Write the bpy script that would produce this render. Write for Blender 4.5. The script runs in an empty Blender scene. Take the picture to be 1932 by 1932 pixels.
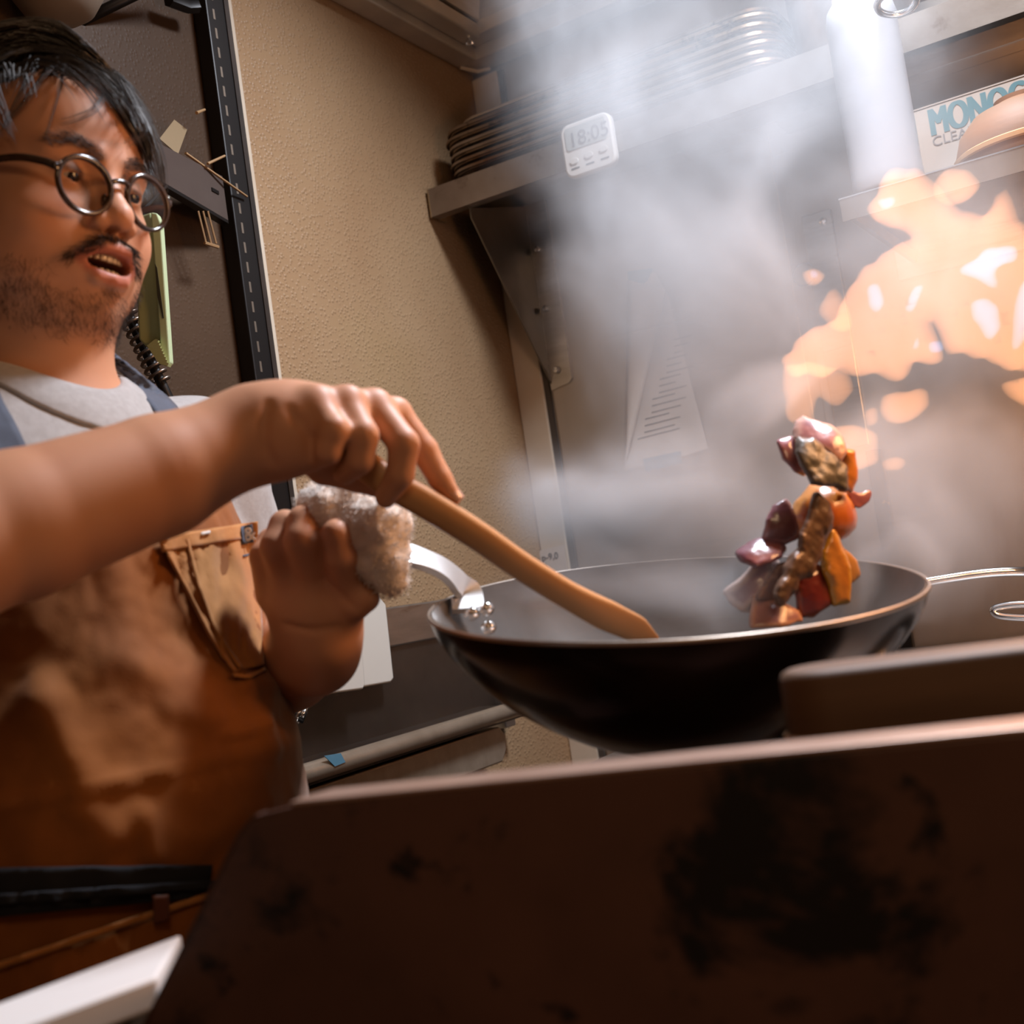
import bpy, bmesh, math, random
import numpy as np
from mathutils import Vector, Matrix
random.seed(7); RNG = np.random.default_rng(7)
C = bpy.context.scene.collection
SC = bpy.context.scene
R = math.radians

# ---------------------------------------------------------------- camera, world, lights, exposure
CAM = np.array([0.0, 0.0, 1.08]); FPX = 2270.8
YAW, PITCH, ROLL = R(30.87), R(3.66), R(8.29)
ca, sa, cp, sp = math.cos(YAW), math.sin(YAW), math.cos(PITCH), math.sin(PITCH)
FW = np.array([-sa*cp, ca*cp, sp]); R0 = np.array([ca, sa, 0.0]); U0 = np.cross(R0, FW)
RC = math.cos(ROLL)*R0 - math.sin(ROLL)*U0
UC = math.sin(ROLL)*R0 + math.cos(ROLL)*U0
FH = np.array([-sa, ca, 0.0])
cam = bpy.data.cameras.new('camera'); camo = bpy.data.objects.new('camera', cam); C.objects.link(camo)
m = Matrix.Identity(4)
for i in range(3):
    m[i][0], m[i][1], m[i][2], m[i][3] = RC[i], UC[i], -FW[i], CAM[i]
camo.matrix_world = m
cam.sensor_width = 36; cam.lens = 36*FPX/1932; cam.clip_start = .02
cam.dof.use_dof = True; cam.dof.focus_distance = 1.5; cam.dof.aperture_fstop = 6.0
SC.camera = camo

SC.view_settings.view_transform = 'Standard'; SC.view_settings.look = 'None'
SC.view_settings.gamma = 1; SC.view_settings.use_curve_mapping = False
SC.view_settings.exposure = 0.55
SC.cycles.max_bounces = 8; SC.cycles.diffuse_bounces = 3; SC.cycles.glossy_bounces = 4
SC.cycles.transmission_bounces = 6; SC.cycles.transparent_max_bounces = 12; SC.cycles.volume_bounces = 0
SC.cycles.use_denoising = True; SC.cycles.sample_clamp_indirect = 6; SC.cycles.caustics_reflective = False
SC.cycles.caustics_refractive = False

w = bpy.data.worlds.new('world'); SC.world = w; w.use_nodes = True
w.node_tree.nodes['Background'].inputs[0].default_value = (1.0, .55, .30, 1)
w.node_tree.nodes['Background'].inputs[1].default_value = 0.07

def light(name, kind, loc, energy, col, size=.3, size_y=None, aim=None, spread=None, spot=None):
    l = bpy.data.lights.new(name, kind); o = bpy.data.objects.new(name, l); C.objects.link(o)
    o.location = loc; l.energy = energy; l.color = col
    if kind == 'AREA':
        l.size = size
        if size_y: l.shape = 'RECTANGLE'; l.size_y = size_y
        if spread: l.spread = R(spread)
    else: l.shadow_soft_size = size
    if kind == 'SPOT': l.spot_size = R(spot[0]); l.spot_blend = spot[1]
    if aim is not None:
        o.rotation_euler = (Vector(aim)-Vector(loc)).to_track_quat('-Z', 'Y').to_euler()
    return o
# the bright cool lamp under the extraction hood, and an added dim warm fill light behind the camera
light('hood_lamp', 'AREA', (-.20, 1.47, 2.46), 22, (.82, .89, 1.0), .34, .22, (-.42, 1.15, 1.0), 135)
light('warm_fill', 'AREA', (.9, -.9, 2.3), 3.8, (1.0, .66, .38), .5, .5, (-.9, 1.2, 1.2))
light('flame_glow', 'POINT', (-.02, 1.03, 1.40), 6.5, (1.0, .48, .20), .10)
light('flame_glow_low', 'POINT', (-.10, 1.06, 1.26), 1.0, (1.0, .42, .14), .06)

# ---------------------------------------------------------------- pixel to place
def V(p): return np.array([p[0], p[1], p[2]], float)
def ray(x, y): return FW + (x-966)/FPX*RC - (y-966)/FPX*UC
def at(x, y, d): return CAM + ray(x, y)*d
def onX(x, y, X): d = ray(x, y); return CAM + d*(X/d[0])
def onY(x, y, Y): d = ray(x, y); return CAM + d*(Y/d[1])
def onZ(x, y, Z): d = ray(x, y); return CAM + d*((Z-CAM[2])/d[2])
def nrm(v): v = np.asarray(v, float); return v/np.linalg.norm(v)

# ---------------------------------------------------------------- objects
def tag(o, label, cat, group=None, kind=None):
    o['label'] = label
    if cat: o['category'] = cat
    if group: o['group'] = group
    if kind: o['kind'] = kind
    return o
def thing(name, label, cat, loc=(0, 0, 0), group=None):
    o = bpy.data.objects.new(name, None); C.objects.link(o); o.location = loc; o.empty_display_size = .05
    return tag(o, label, cat, group)
class MB:
    def __init__(s): s.v = []; s.f = []
    def add(s, vs, fs):
        n = len(s.v); s.v += [tuple(map(float, v)) for v in vs]; s.f += [tuple(i+n for i in f) for f in fs]; return s
    def box(s, c, size, ax=None):
        c = V(c); ax = np.eye(3) if ax is None else np.array(ax)
        vs = [c + sum(((i >> k & 1)-.5)*size[k]*ax[k] for k in range(3)) for i in range(8)]
        return s.add(vs, [(0, 2, 3, 1), (4, 5, 7, 6), (0, 1, 5, 4), (2, 6, 7, 3), (0, 4, 6, 2), (1, 3, 7, 5)])
    def bb(s, a, b):
        a = V(a); b = V(b); return s.box((a+b)/2, abs(b-a))
    def tube(s, pts, rad, n=8, cap=True, up=None, flat=1.0):
        pts = [V(p) for p in pts]; rad = rad if hasattr(rad, '__len__') else [rad]*len(pts)
        N = len(pts); vs = []; fs = []; prev = None
        for i in range(N):
            t = nrm(pts[min(i+1, N-1)]-pts[max(i-1, 0)])
            if prev is None:
                u = V(up) if up is not None else (np.array([0, 0, 1.]) if abs(t[2]) < .9 else np.array([1., 0, 0]))
            else: u = prev
            u = nrm(u - t*(u@t)); prev = u; b = np.cross(t, u)
            for k in range(n):
                a = 2*math.pi*k/n; vs.append(pts[i]+rad[i]*(math.cos(a)*u*flat+math.sin(a)*b))
        for i in range(N-1):
            for k in range(n):
                fs.append((i*n+k, i*n+(k+1) % n, (i+1)*n+(k+1) % n, (i+1)*n+k))
        if cap: fs += [tuple(range(n-1, -1, -1)), tuple(range((N-1)*n, N*n))]
        return s.add(vs, fs)
    def lathe(s, prof, n=48, c=(0, 0, 0), ax=None, cap=(False, False)):
        c = V(c); ax = np.eye(3) if ax is None else np.array(ax); vs = []; fs = []
        for (r, z) in prof:
            for k in range(n):
                a = 2*math.pi*k/n; vs.append(c + r*math.cos(a)*ax[0]+r*math.sin(a)*ax[1]+z*ax[2])
        for i in range(len(prof)-1):
            for k in range(n): fs.append((i*n+k, i*n+(k+1) % n, (i+1)*n+(k+1) % n, (i+1)*n+k))
        if cap[0]: fs.append(tuple(range(n-1, -1, -1)))
        if cap[1]: fs.append(tuple(range((len(prof)-1)*n, len(prof)*n)))
        return s.add(vs, fs)
    def loft(s, rings, closed=True, caps=(True, True)):
        n = len(rings[0]); vs = [p for r in rings for p in r]; fs = []
        for i in range(len(rings)-1):
            for k in range(n if closed else n-1): fs.append((i*n+k, i*n+(k+1) % n, (i+1)*n+(k+1) % n, (i+1)*n+k))
        if caps[0]: fs.append(tuple(range(n-1, -1, -1)))
        if caps[1]: fs.append(tuple(range((len(rings)-1)*n, len(rings)*n)))
        return s.add(vs, fs)
    def prism(s, poly, d):                       # polygon of 3-D points pushed along d
        d = V(d); poly = [V(p) for p in poly]
        return s.loft([poly, [p+d for p in poly]])
    def grid(s, P):                              # P[i][j] points
        a, b = len(P), len(P[0])
        return s.add([p for r in P for p in r], [(i*b+j, i*b+j+1, (i+1)*b+j+1, (i+1)*b+j) for i in range(a-1) for j in range(b-1)])
    def build(s, name, mat, parent=None, smooth=40, bevel=0, solid=0, sub=0, seg=2):
        me = bpy.data.meshes.new(name); me.from_pydata(s.v, [], s.f); me.update()
        o = bpy.data.objects.new(name, me); C.objects.link(o)
        bm = bmesh.new(); bm.from_mesh(me); bmesh.ops.recalc_face_normals(bm, faces=bm.faces)
        bm.to_mesh(me); bm.free()
        if mat: me.materials.append(mat)
        if smooth:
            me.shade_smooth()
            if smooth < 180: me.set_sharp_from_angle(angle=R(smooth))
        if solid:
            md = o.modifiers.new('solid', 'SOLIDIFY'); md.thickness = solid; md.offset = 0
        if bevel:
            md = o.modifiers.new('bevel', 'BEVEL'); md.width = bevel; md.segments = seg; md.limit_method = 'ANGLE'
            md.harden_normals = False
        if sub:
            md = o.modifiers.new('sub', 'SUBSURF'); md.levels = sub; md.render_levels = sub
        if parent is not None:
            o.parent = parent; o.matrix_parent_inverse = Matrix.Translation(parent.location).inverted()
        return o
def struct(o): o['kind'] = 'structure'; return o
def rrect(w, d, r, n=6):                          # rounded rectangle, 2-D
    out = []
    for (sx, sy, a0) in ((1, 1, 0), (-1, 1, 90), (-1, -1, 180), (1, -1, 270)):
        for k in range(n+1):
            a = R(a0+90*k/n); out.append((sx*(w/2-r)+r*math.cos(a), sy*(d/2-r)+r*math.sin(a)))
    return out
def bez(p, n=12):                                 # Catmull-Rom through points
    p = [V(q) for q in p]; q = [2*p[0]-p[1]]+p+[2*p[-1]-p[-2]]; out = []
    for i in range(1, len(q)-2):
        for k in range(n):
            t = k/n
            out.append(.5*((2*q[i])+(q[i+1]-q[i-1])*t+(2*q[i-1]-5*q[i]+4*q[i+1]-q[i+2])*t*t+(3*q[i]-q[i-1]-3*q[i+1]+q[i+2])*t**3))
    return out+[p[-1]]
def text(name, body, loc, right, up, size, mat, parent, extrude=.0004, bold=0, sx=1.0):
    cu = bpy.data.curves.new(name, 'FONT'); cu.body = body; cu.size = size; cu.extrude = extrude; cu.offset = bold
    o = bpy.data.objects.new(name, cu); C.objects.link(o); bpy.context.view_layer.update()
    me = bpy.data.meshes.new_from_object(o.evaluated_get(bpy.context.evaluated_depsgraph_get())); bpy.data.objects.remove(o)
    me.materials.clear(); me.materials.append(mat); o = bpy.data.objects.new(name, me); C.objects.link(o)
    r = nrm(right); u = nrm(V(up)-r*(V(up)@r)); nn = np.cross(r, u); mm = Matrix.Identity(4)
    for i in range(3): mm[i][0], mm[i][1], mm[i][2], mm[i][3] = r[i]*sx, u[i], nn[i], loc[i]
    o.matrix_world = mm
    o.parent = parent; o.matrix_parent_inverse = Matrix.Translation(parent.location).inverted()
    return o

# ---------------------------------------------------------------- materials
def M(name, col, rough=.5, metal=0, var=None, bump=None, spec=.5, coat=0, sss=0, sheen=0, stains=(), attr=None,
      stretch=None, trans=0, vor=None, rvar=0, ior=None, alpha=None):
    mt = bpy.data.materials.new(name); mt.use_nodes = True; nt = mt.node_tree; N = nt.nodes; L = nt.links
    b = N['Principled BSDF']; I = b.inputs
    I['Base Color'].default_value = (*col, 1); I['Roughness'].default_value = rough; I['Metallic'].default_value = metal
    I['Specular IOR Level'].default_value = spec; I['Coat Weight'].default_value = coat; I['Coat Roughness'].default_value = .15
    I['Transmission Weight'].default_value = trans
    if ior: I['IOR'].default_value = ior
    if alpha is not None: I['Alpha'].default_value = alpha
    if sss:
        I['Subsurface Weight'].default_value = sss; I['Subsurface Radius'].default_value = (1, .35, .2); I['Subsurface Scale'].default_value = .004
    if sheen: I['Sheen Weight'].default_value = sheen; I['Sheen Roughness'].default_value = .4
    tc = N.new('ShaderNodeTexCoord'); co = tc.outputs['Object']
    if stretch:
        mp = N.new('ShaderNodeMapping'); mp.inputs['Scale'].default_value = stretch; L.new(co, mp.inputs['Vector']); co = mp.outputs[0]
    def noise(scale, detail=5, rgh=.6, dist=0.):
        n = N.new('ShaderNodeTexNoise'); n.inputs['Scale'].default_value = scale; n.inputs['Detail'].default_value = detail
        n.inputs['Roughness'].default_value = rgh; n.inputs['Distortion'].default_value = dist; L.new(co, n.inputs['Vector']); return n.outputs['Fac']
    def ramp(fac, lo, hi):
        r = N.new('ShaderNodeMapRange'); r.inputs['From Min'].default_value = lo; r.inputs['From Max'].default_value = hi
        L.new(fac, r.inputs['Value']); return r.outputs[0]
    cur = None
    if attr:
        a = N.new('ShaderNodeAttribute'); a.attribute_name = attr; cur = a.outputs['Color']
    def mix(fac, c1, c2, mode='MIX'):
        x = N.new('ShaderNodeMix'); x.data_type = 'RGBA'; x.blend_type = mode
        if fac is not None: L.new(fac, x.inputs['Factor'])
        if isinstance(c1, tuple): x.inputs['A'].default_value = (*c1, 1)
        else: L.new(c1, x.inputs['A'])
        if isinstance(c2, tuple): x.inputs['B'].default_value = (*c2, 1)
        else: L.new(c2, x.inputs['B'])
        return x.outputs['Result']
    if var:
        f = ramp(noise(var[1], var[2] if len(var) > 2 else 5), .35, .68)
        cur = mix(f, cur if cur is not None else col, var[0])
    for (sc, scale, lo, hi) in stains:
        cur = mix(ramp(noise(scale, 6, .65, .3), lo, hi), cur if cur is not None else col, sc)
    if cur is not None: L.new(cur, I['Base Color'])
    if rvar: L.new(ramp(noise(7, 5), .0-.2/rvar, 1.0+.2/rvar) if 0 else ramp(noise(9, 6), .5-rough/(2*rvar), .5+(1-rough)/(2*rvar)), I['Roughness'])
    h = None
    if bump:
        h = noise(bump[0], bump[3] if len(bump) > 3 else 4)
    if vor:
        v = N.new('ShaderNodeTexVoronoi'); v.inputs['Scale'].default_value = vor[0]; L.new(co, v.inputs['Vector'])
        v.inputs['Randomness'].default_value = 1.0
        h = ramp(v.outputs['Distance'], .45, .12); bump = (0, vor[1], vor[2])
    if h is not None:
        bp = N.new('ShaderNodeBump'); bp.inputs['Strength'].default_value = bump[1]; bp.inputs['Distance'].default_value = bump[2]
        L.new(h, bp.inputs['Height']); L.new(bp.outputs[0], I['Normal'])
    return mt
def MEM(name, col, st, volume=False):
    mt = bpy.data.materials.new(name); mt.use_nodes = True; nt = mt.node_tree; nt.nodes.remove(nt.nodes['Principled BSDF'])
    e = nt.nodes.new('ShaderNodeEmission'); e.inputs[0].default_value = (*col, 1); e.inputs[1].default_value = st
    nt.links.new(e.outputs[0], nt.nodes['Material Output'].inputs['Volume' if volume else 'Surface']); return mt

STEEL = M('brushed_steel', (.56, .53, .50), .34, 1, ((.42, .39, .36), 6), (60, .12, .001), stains=[((.30, .20, .13), 9, .60, .80)], stretch=(1, 1, 6))
STEELD = M('dark_steel', (.20, .18, .165), .30, 1, ((.13, .115, .10), 5), (70, .10, .001))
CHROME = M('polished_steel', (.80, .80, .80), .14, 1)
WALLSS = M('stainless_wall', (.50, .44, .39), .42, .85, ((.40, .36, .33), 4), (40, .15, .001), stains=[((.36, .27, .21), 6, .58, .80)], stretch=(1, 1, .35))
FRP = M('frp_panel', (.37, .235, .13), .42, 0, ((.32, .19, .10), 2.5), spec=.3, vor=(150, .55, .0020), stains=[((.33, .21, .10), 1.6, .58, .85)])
FRPD = M('frp_panel_shaded', (.075, .043, .025), .5, 0, ((.055, .031, .018), 3), spec=.12, vor=(150, .3, .001))  # darker copy of the wall panel, its shade put into the colour
TRIMW = M('wall_trim', (.60, .50, .39), .4, 0, ((.54, .43, .32), 8))
BLACKM = M('black_metal', (.016, .013, .012), .42, .5)
ALU = M('aluminium_channel', (.62, .54, .44), .42, .45, ((.50, .44, .37), 9))
# ---------------------------------------------------------------- the room
YW, YL, XW = 2.13, 1.885, -1.215
Z = lambda z: z + 1.08
mb = MB().bb((XW-.06, 1.392, 0), (XW, YW+.06, 2.62)); wl = struct(mb.build('wall_left', FRP, smooth=0))
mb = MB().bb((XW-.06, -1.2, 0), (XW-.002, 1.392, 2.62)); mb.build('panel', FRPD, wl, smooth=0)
mb = MB().bb((XW, YW, 0), (1.7, YW+.06, 2.62)); wb = struct(mb.build('wall_back', WALLSS, smooth=0))
for x0, x1 in ((-1.135, -.62), (-.60, .30)):      # the sheets the back wall is clad in
    MB().bb((x0, YW-.004, .70), (x1, YW, 1.83)).build('panel', WALLSS, wb, smooth=0, bevel=.001)
struct(MB().bb((-2.2, -1.8, -.05), (2.2, 2.3, 0)).build('floor', M('quarry_tile', (.20, .09, .06), .6, 0, ((.14, .06, .04), 5)), smooth=0))
struct(MB().bb((XW-.06, -1.2, 2.62), (1.7, YW+.06, 2.68)).build('ceiling', M('ceiling_paint', (.5, .42, .33), .7), smooth=0))
struct(MB().bb((XW, 1.383, .4), (XW+.006, 1.402, 2.60)).build('trim_1', TRIMW, bevel=.002))
struct(MB().bb((XW, YW-.010, .55), (XW+.062, YW, 2.14)).build('trim_2', TRIMW, bevel=.003))
struct(MB().bb((XW+.062, YW-.006, .55), (XW+.074, YW, 2.14)).build('trim_3', M('dark_gap_seal', (.06, .045, .035), .6), smooth=0))

# extraction hood: a gutter rail all round, sloping plenum inside
hood = thing('extraction_hood', 'aluminium extraction hood with gutter rail in the corner above the shelf', 'hood', (-.2, 1.3, 2.15))
MB().bb((XW+.002, 1.41, 2.150), (XW+.048, YW-.06, 2.192)).build('rail', ALU, hood, bevel=.003)
MB().bb((XW+.048, 1.41, 2.168), (XW+.088, YW-.10, 2.20)).build('gutter', ALU, hood, bevel=.004)
MB().bb((XW+.002, YW-.062, 2.150), (1.3, YW-.002, 2.178)).build('rail', ALU, hood, bevel=.003)
MB().bb((XW+.05, YW-.105, 2.176), (1.3, YW-.058, 2.205)).build('gutter', ALU, hood, bevel=.003)
MB().prism([(XW+.088, 1.41, 2.2), (XW+.088, YW-.1, 2.2), (XW+.30, YW-.3, 2.58), (XW+.30, 1.41, 2.58)], (.004, 0, .002)).build('side_panel', STEEL, hood, smooth=0)
MB().prism([(XW+.088, YW-.1, 2.2), (1.3, YW-.1, 2.2), (1.3, YW-.3, 2.58), (XW+.30, YW-.3, 2.58)], (0, -.004, .002)).build('back_panel', STEEL, hood, smooth=0)
MB().bb((XW+.28, 1.41, 2.58), (1.3, YW-.28, 2.60)).build('top_panel', STEEL, hood, smooth=0)
sc = MB(); p = onX(861, 69, XW+.06); sc.lathe([(0, .008), (.006, .007), (.008, 0)], 12, (XW+.07, YW-.115, 2.160)); sc.build('screw', CHROME, hood)
sc = MB().tube([(XW+.01, YW-.065, 2.147), (XW+.03, YW-.03, 2.142), (XW+.05, YW-.012, 2.147)], .004, 6); sc.build('sealant', TRIMW, hood)

# wall shelf with its gusset bracket
sh = thing('wall_shelf', 'long stainless wall shelf with folded front lip carrying the sheet trays', 'shelf', (-.6, 2.0, Z(.77)))
MB().bb((-1.207, YL, Z(.768)), (.75, YW-.003, Z(.772))).build('shelf_plate', STEEL, sh, smooth=0)
LIPM = M('shaded_lip_steel', (.33, .28, .24), .40, .9, ((.24, .19, .155), 8), (60, .15, .001), stains=[((.14, .09, .06), 16, .60, .75)])  # steel darkened so the colour carries the shade on the lip front
BRASS = M('tarnished_lip', (.50, .40, .27), .38, .9, ((.36, .24, .12), 14), (80, .2, .001), stains=[((.16, .09, .05), 20, .60, .75)])
MB().bb((-1.207, YL-.002, Z(.718)), (.75, YL, Z(.772))).build('front_lip', LIPM, sh, smooth=0)
MB().bb((-1.207, YL, Z(.718)), (.75, YL+.022, Z(.720))).build('lip_return', STEEL, sh, smooth=0)
MB().bb((-1.209, YL-.003, Z(.717)), (-1.207, YL+.05, Z(.772))).build('end_lip', BRASS, sh, smooth=0)
bx = -1.136
MB().prism([(bx, YL+.02, Z(.700)), (bx, YL+.02, Z(.718)), (bx, YW-.004, Z(.766)), (bx, YW-.004, Z(.393))], (.003, 0, 0)).build('gusset', STEELD, sh, smooth=0)
fl = MB().prism([(bx, YW-.008, Z(.768)), (bx+.050, YW-.008, Z(.768)), (bx+.050, YW-.008, Z(.40)), (bx+.042, YW-.008, Z(.392)), (bx, YW-.008, Z(.385))], (0, .004, 0)).build('bracket_flange', STEEL, sh, smooth=0)
for (px, py) in ((1030, 582), (1050, 698), (1014, 470)):
    p = onY(px, py, YW-.010); MB().lathe([(0, .007), (.005, .006), (.0075, .002), (.0075, 0)], 12, p, [(1, 0, 0), (0, 0, 1), (0, -1, 0)]).build('bolt', CHROME, sh)
MB().bb((.30, YW-.03, Z(.40)), (.303, YW-.004, Z(.766))).build('gusset', STEELD, sh, smooth=0)

# sheet trays
TRAY = M('baked_tray', (.40, .33, .26), .36, .9, ((.26, .185, .125), 5), (60, .2, .001), stains=[((.17, .075, .03), 5.0, .50, .66), ((.05, .03, .02), 30, .66, .74)])
TRAYD = M('baked_tray_old', (.26, .18, .115), .42, .85, ((.16, .09, .045), 7), (60, .3, .001), stains=[((.10, .05, .025), 7.0, .48, .62), ((.03, .02, .015), 26, .55, .66)])
def ring(w, d, r, z, c): return [(c[0]+x, c[1]+y, c[2]+z) for x, y in rrect(w, d, max(r, .004), 7)]
def tray(c, w, d, name, mat, label, flip=False):
    t = thing('sheet_tray', label, 'tray', c, 'stacked sheet trays'); s = -1 if flip else 1; o = .024 if flip else 0
    mb = MB(); prof = [(-.034, 0), (-.028, .0015), (-.020, .003), (-.006, .019), (.0, .0225), (.006, .0205), (.0065, .0165), (.003, .0145)]
    mb.loft([ring(w+2*a-.012, d+2*a-.012, .045+a, o+s*b, c) for a, b in prof], caps=(True, False)); mb.build('pan', mat, t, 60, solid=.0012)
    mb = MB(); mb.loft([ring(w-.012+.012*math.cos(q), d-.012+.012*math.cos(q), .052+.007*math.cos(q), o+s*(.0185+.0062*math.sin(q)), c) for q in [k*math.pi/4 for k in range(9)]], caps=(False, False))
    mb.build('rolled_rim', mat, t, 180); return t
TL = ['old browned sheet tray at the top of the upright stack, under the upturned one', 'second sheet tray from the top of the upright stack', 'third sheet tray down the upright stack on the shelf',
      'fourth sheet tray down the upright stack on the shelf', 'fifth sheet tray down, last but one of the upright stack', 'lowest sheet tray, lying directly on the wall shelf']
tw, td = .660, .236; tcx, tcy = -.846, 1.892+.118
for k in range(6):
    i = 5-k; dx = (.004, -.003, .002, -.001, -.004, .0)[k]
    tray((tcx+dx, tcy, Z(.7722)+k*.0158), tw-.004*(k % 2), td, 'sheet_tray', TRAYD if i < 2 else TRAY, TL[i])
tray((tcx+.012, tcy+.004, Z(.7722)+6*.0158+.0115), tw-.036, td-.02, 'sheet_tray', TRAY, 'upturned sheet tray lying bottom up on the whole stack', True)

# kitchen timer
tm = thing('kitchen_timer', 'white digital kitchen timer stuck to the front lip of the wall shelf', 'timer', (-.858, YL-.004, Z(.742)))
PLW = M('white_plastic', (.55, .51, .47), .35); GREYP = M('grey_lcd', (.30, .31, .29), .3); INK = M('dark_ink', (.06, .05, .05), .6)
def yplate(cx, cy, cz, w, h, r, t, name, mat, par, bev=.002):
    poly = [(cx+x, cy, cz+z) for x, z in rrect(w, h, r, 6)]
    return MB().prism(poly, (0, -t, 0)).build(name, mat, par, 40, bevel=bev)
yplate(-.858, YL-.003, Z(.742), .100, .096, .018, .016, 'case', PLW, tm, .004)
yplate(-.858, YL-.019, Z(.762), .080, .040, .005, .0015, 'screen', GREYP, tm, .0005)
text('digits', '18:05', (-.892, YL-.0212, Z(.747)), (1, 0, 0), (0, 0, 1), .036, INK, tm)
for k in range(3): yplate(-.887+.029*k, YL-.019, Z(.722)+.002*k, .016, .010, .005, .002, 'button', PLW, tm, .001)
pr = MB()
for k in range(3): pr.bb((-.895+.029*k, YL-.0196, Z(.708)), (-.879+.029*k, YL-.019, Z(.711)))
pr.build('printing', INK, tm, 0)['kind'] = 'stuff'

# steel pot on the shelf behind the bottle
p = onY(1540, 95, 2.0); p[0] += .03
pot = thing('stock_pot', 'tall stained steel pot standing on the shelf right of the trays', 'pot', (p[0]+.035, 2.0, Z(.773)))
POTM = M('stained_pot', (.56, .48, .42), .35, .9, ((.42, .30, .22), 9), (30, .2, .001))
MB().lathe([(0, 0), (.085, 0), (.092, .006), (.104, .19), (.108, .193), (.102, .193), (.089, .012), (0, .010)], 40, (p[0]+.035, 2.0, Z(.773))).build('body', POTM, pot, 50)
MB().tube(bez([(p[0]-.02, 1.91, Z(.91)), (p[0]-.02, 1.885, Z(.92)), (p[0]+.05, 1.875, Z(.92)), (p[0]+.05, 1.90, Z(.91))], 5), .005, 8).build('handle', CHROME, pot)

# lower ledge with bottle, carton and wooden bowl
lg = thing('wall_ledge', 'narrow stainless ledge above the range holding bottle and carton', 'shelf', (-.1, 1.9, Z(.475)))
MB().bb((-.410, 1.70, Z(.472)), (.80, YW-.003, Z(.475))).build('ledge_plate', STEEL, lg, smooth=0)
MB().bb((-.410, 1.698, Z(.444)), (.80, 1.70, Z(.4755))).build('front_lip', LIPM, lg, smooth=0)
MB().bb((-.411, 1.6975, Z(.4755)), (.80, 1.7005, Z(.4775))).build('lip_edge', CHROME, lg, smooth=0)
st = MB().bb((-.583, YW-.012, Z(.16)), (-.529, YW-.004, Z(.584))).build('mounting_strip', STEEL, lg, smooth=0, bevel=.002)
MB().bb((-.408, 1.72, Z(.452)), (-.400, YW-.004, Z(.471))).build('side_arm', STEEL, lg, smooth=0)
p = onY(1553, 418, YW-.012); MB().lathe([(0, .007), (.006, .005), (.008, 0)], 12, p, [(1, 0, 0), (0, 0, 1), (0, -1, 0)]).build('bolt', CHROME, lg)
p = onY(1517, 518, YW-.02); MB().tube([p+np.array([.020*math.cos(a), 0, .020*math.sin(a)]) for a in np.linspace(0, 6.0, 20)], .0022, 6).build('ring_hook', CHROME, lg)

BOT = M('milky_plastic', (.34, .34, .36), .30, sss=.0, spec=.5, coat=.2); CAPM = M('pale_cap', (.82, .70, .64), .4)
bc = (onY(1612, 365, 1.76)+onY(1743, 330, 1.76))/2; bc[2] = Z(.4755)
bt = thing('squeeze_bottle', 'tall milky white squeeze bottle at the left end of the ledge', 'bottle', bc)
MB().lathe([(0, .002), (.046, .0), (.0495, .004), (.050, .012), (.050, .030), (.0493, .033), (.0493, .25), (.0500, .262), (.046, .280), (.034, .296), (.030, .300)], 48, bc).build('body', BOT, bt, 50)
MB().lathe([(.036, .290), (.036, .315), (.030, .322), (.012, .335), (.005, .380), (0, .381)], 32, bc).build('nozzle_cap', CAPM, bt, 50)

KRAFT = M('pale_carton', (.38, .32, .27), .7, 0, ((.33, .27, .225), 6), (200, .1, .0005)); TEAL = M('teal_print', (.075, .155, .17), .8)
cx0 = onY(1728, 240, 1.92)[0]; ztop = onY(1730, 206, 1.92)[2]
ct = thing('carton', 'pale cardboard carton with teal lettering behind the white bottle', 'box', (cx0+.2, 2.0, Z(.4755)))
MB().bb((cx0-.02, 1.92, Z(.4755)), (cx0+.42, 2.10, ztop-.002)).build('box', KRAFT, ct, smooth=0, bevel=.002)
MB().bb((cx0-.021, 1.919, ztop-.002), (cx0+.421, 2.00, ztop)).build('flap', KRAFT, ct, smooth=0)
p = onY(1754, 258, 1.9194); [text('lettering', 'MONOGRAM', p+np.array([dx, -.00002*k, 0]), (1, 0, 0), (0, 0, 1), .060, TEAL, ct, 0, 0, .60) for k, dx in enumerate((0, .0016, .0032, .0048))]
p = onY(1760, 277, 1.9194); text('lettering', 'CLEAN FORCE', p, (1, 0, 0), (0, 0, 1), .021, M('grey_print', (.16, .14, .13), .7), ct, .0002, sx=1.05)
MB().bb((cx0+.012, 1.95, ztop), (cx0+.022, 1.955, ztop+.012)).build('torn_edge', KRAFT, ct, smooth=0)

WOOD = M('brown_wood', (.16, .08, .04), .65, 0, ((.20, .085, .035), 6), (40, .2, .001), stretch=(1, 1, 5))
BAM = M('bamboo_wood', (.52, .31, .15), .5, 0, ((.38, .20, .085), 4), (60, .15, .001), stretch=(1, 1, 10))
p = onY(1940, 262, 1.80); p[2] = Z(.4755)
wbw = thing('wooden_bowl', 'brown wooden bowl turned upside down in front of the carton', 'bowl', p)
MB().lathe([(.096, 0), (.098, .004), (.096, .030), (.088, .054), (.068, .076), (.040, .087), (.036, .089), (.036, .095), (0, .095)], 40, p).build('shell', WOOD, wbw, 50)
MB().lathe([(.0975, .016), (.100, .018), (.100, .024), (.0965, .026)], 40, p).build('band', BAM, wbw, 50)

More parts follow.
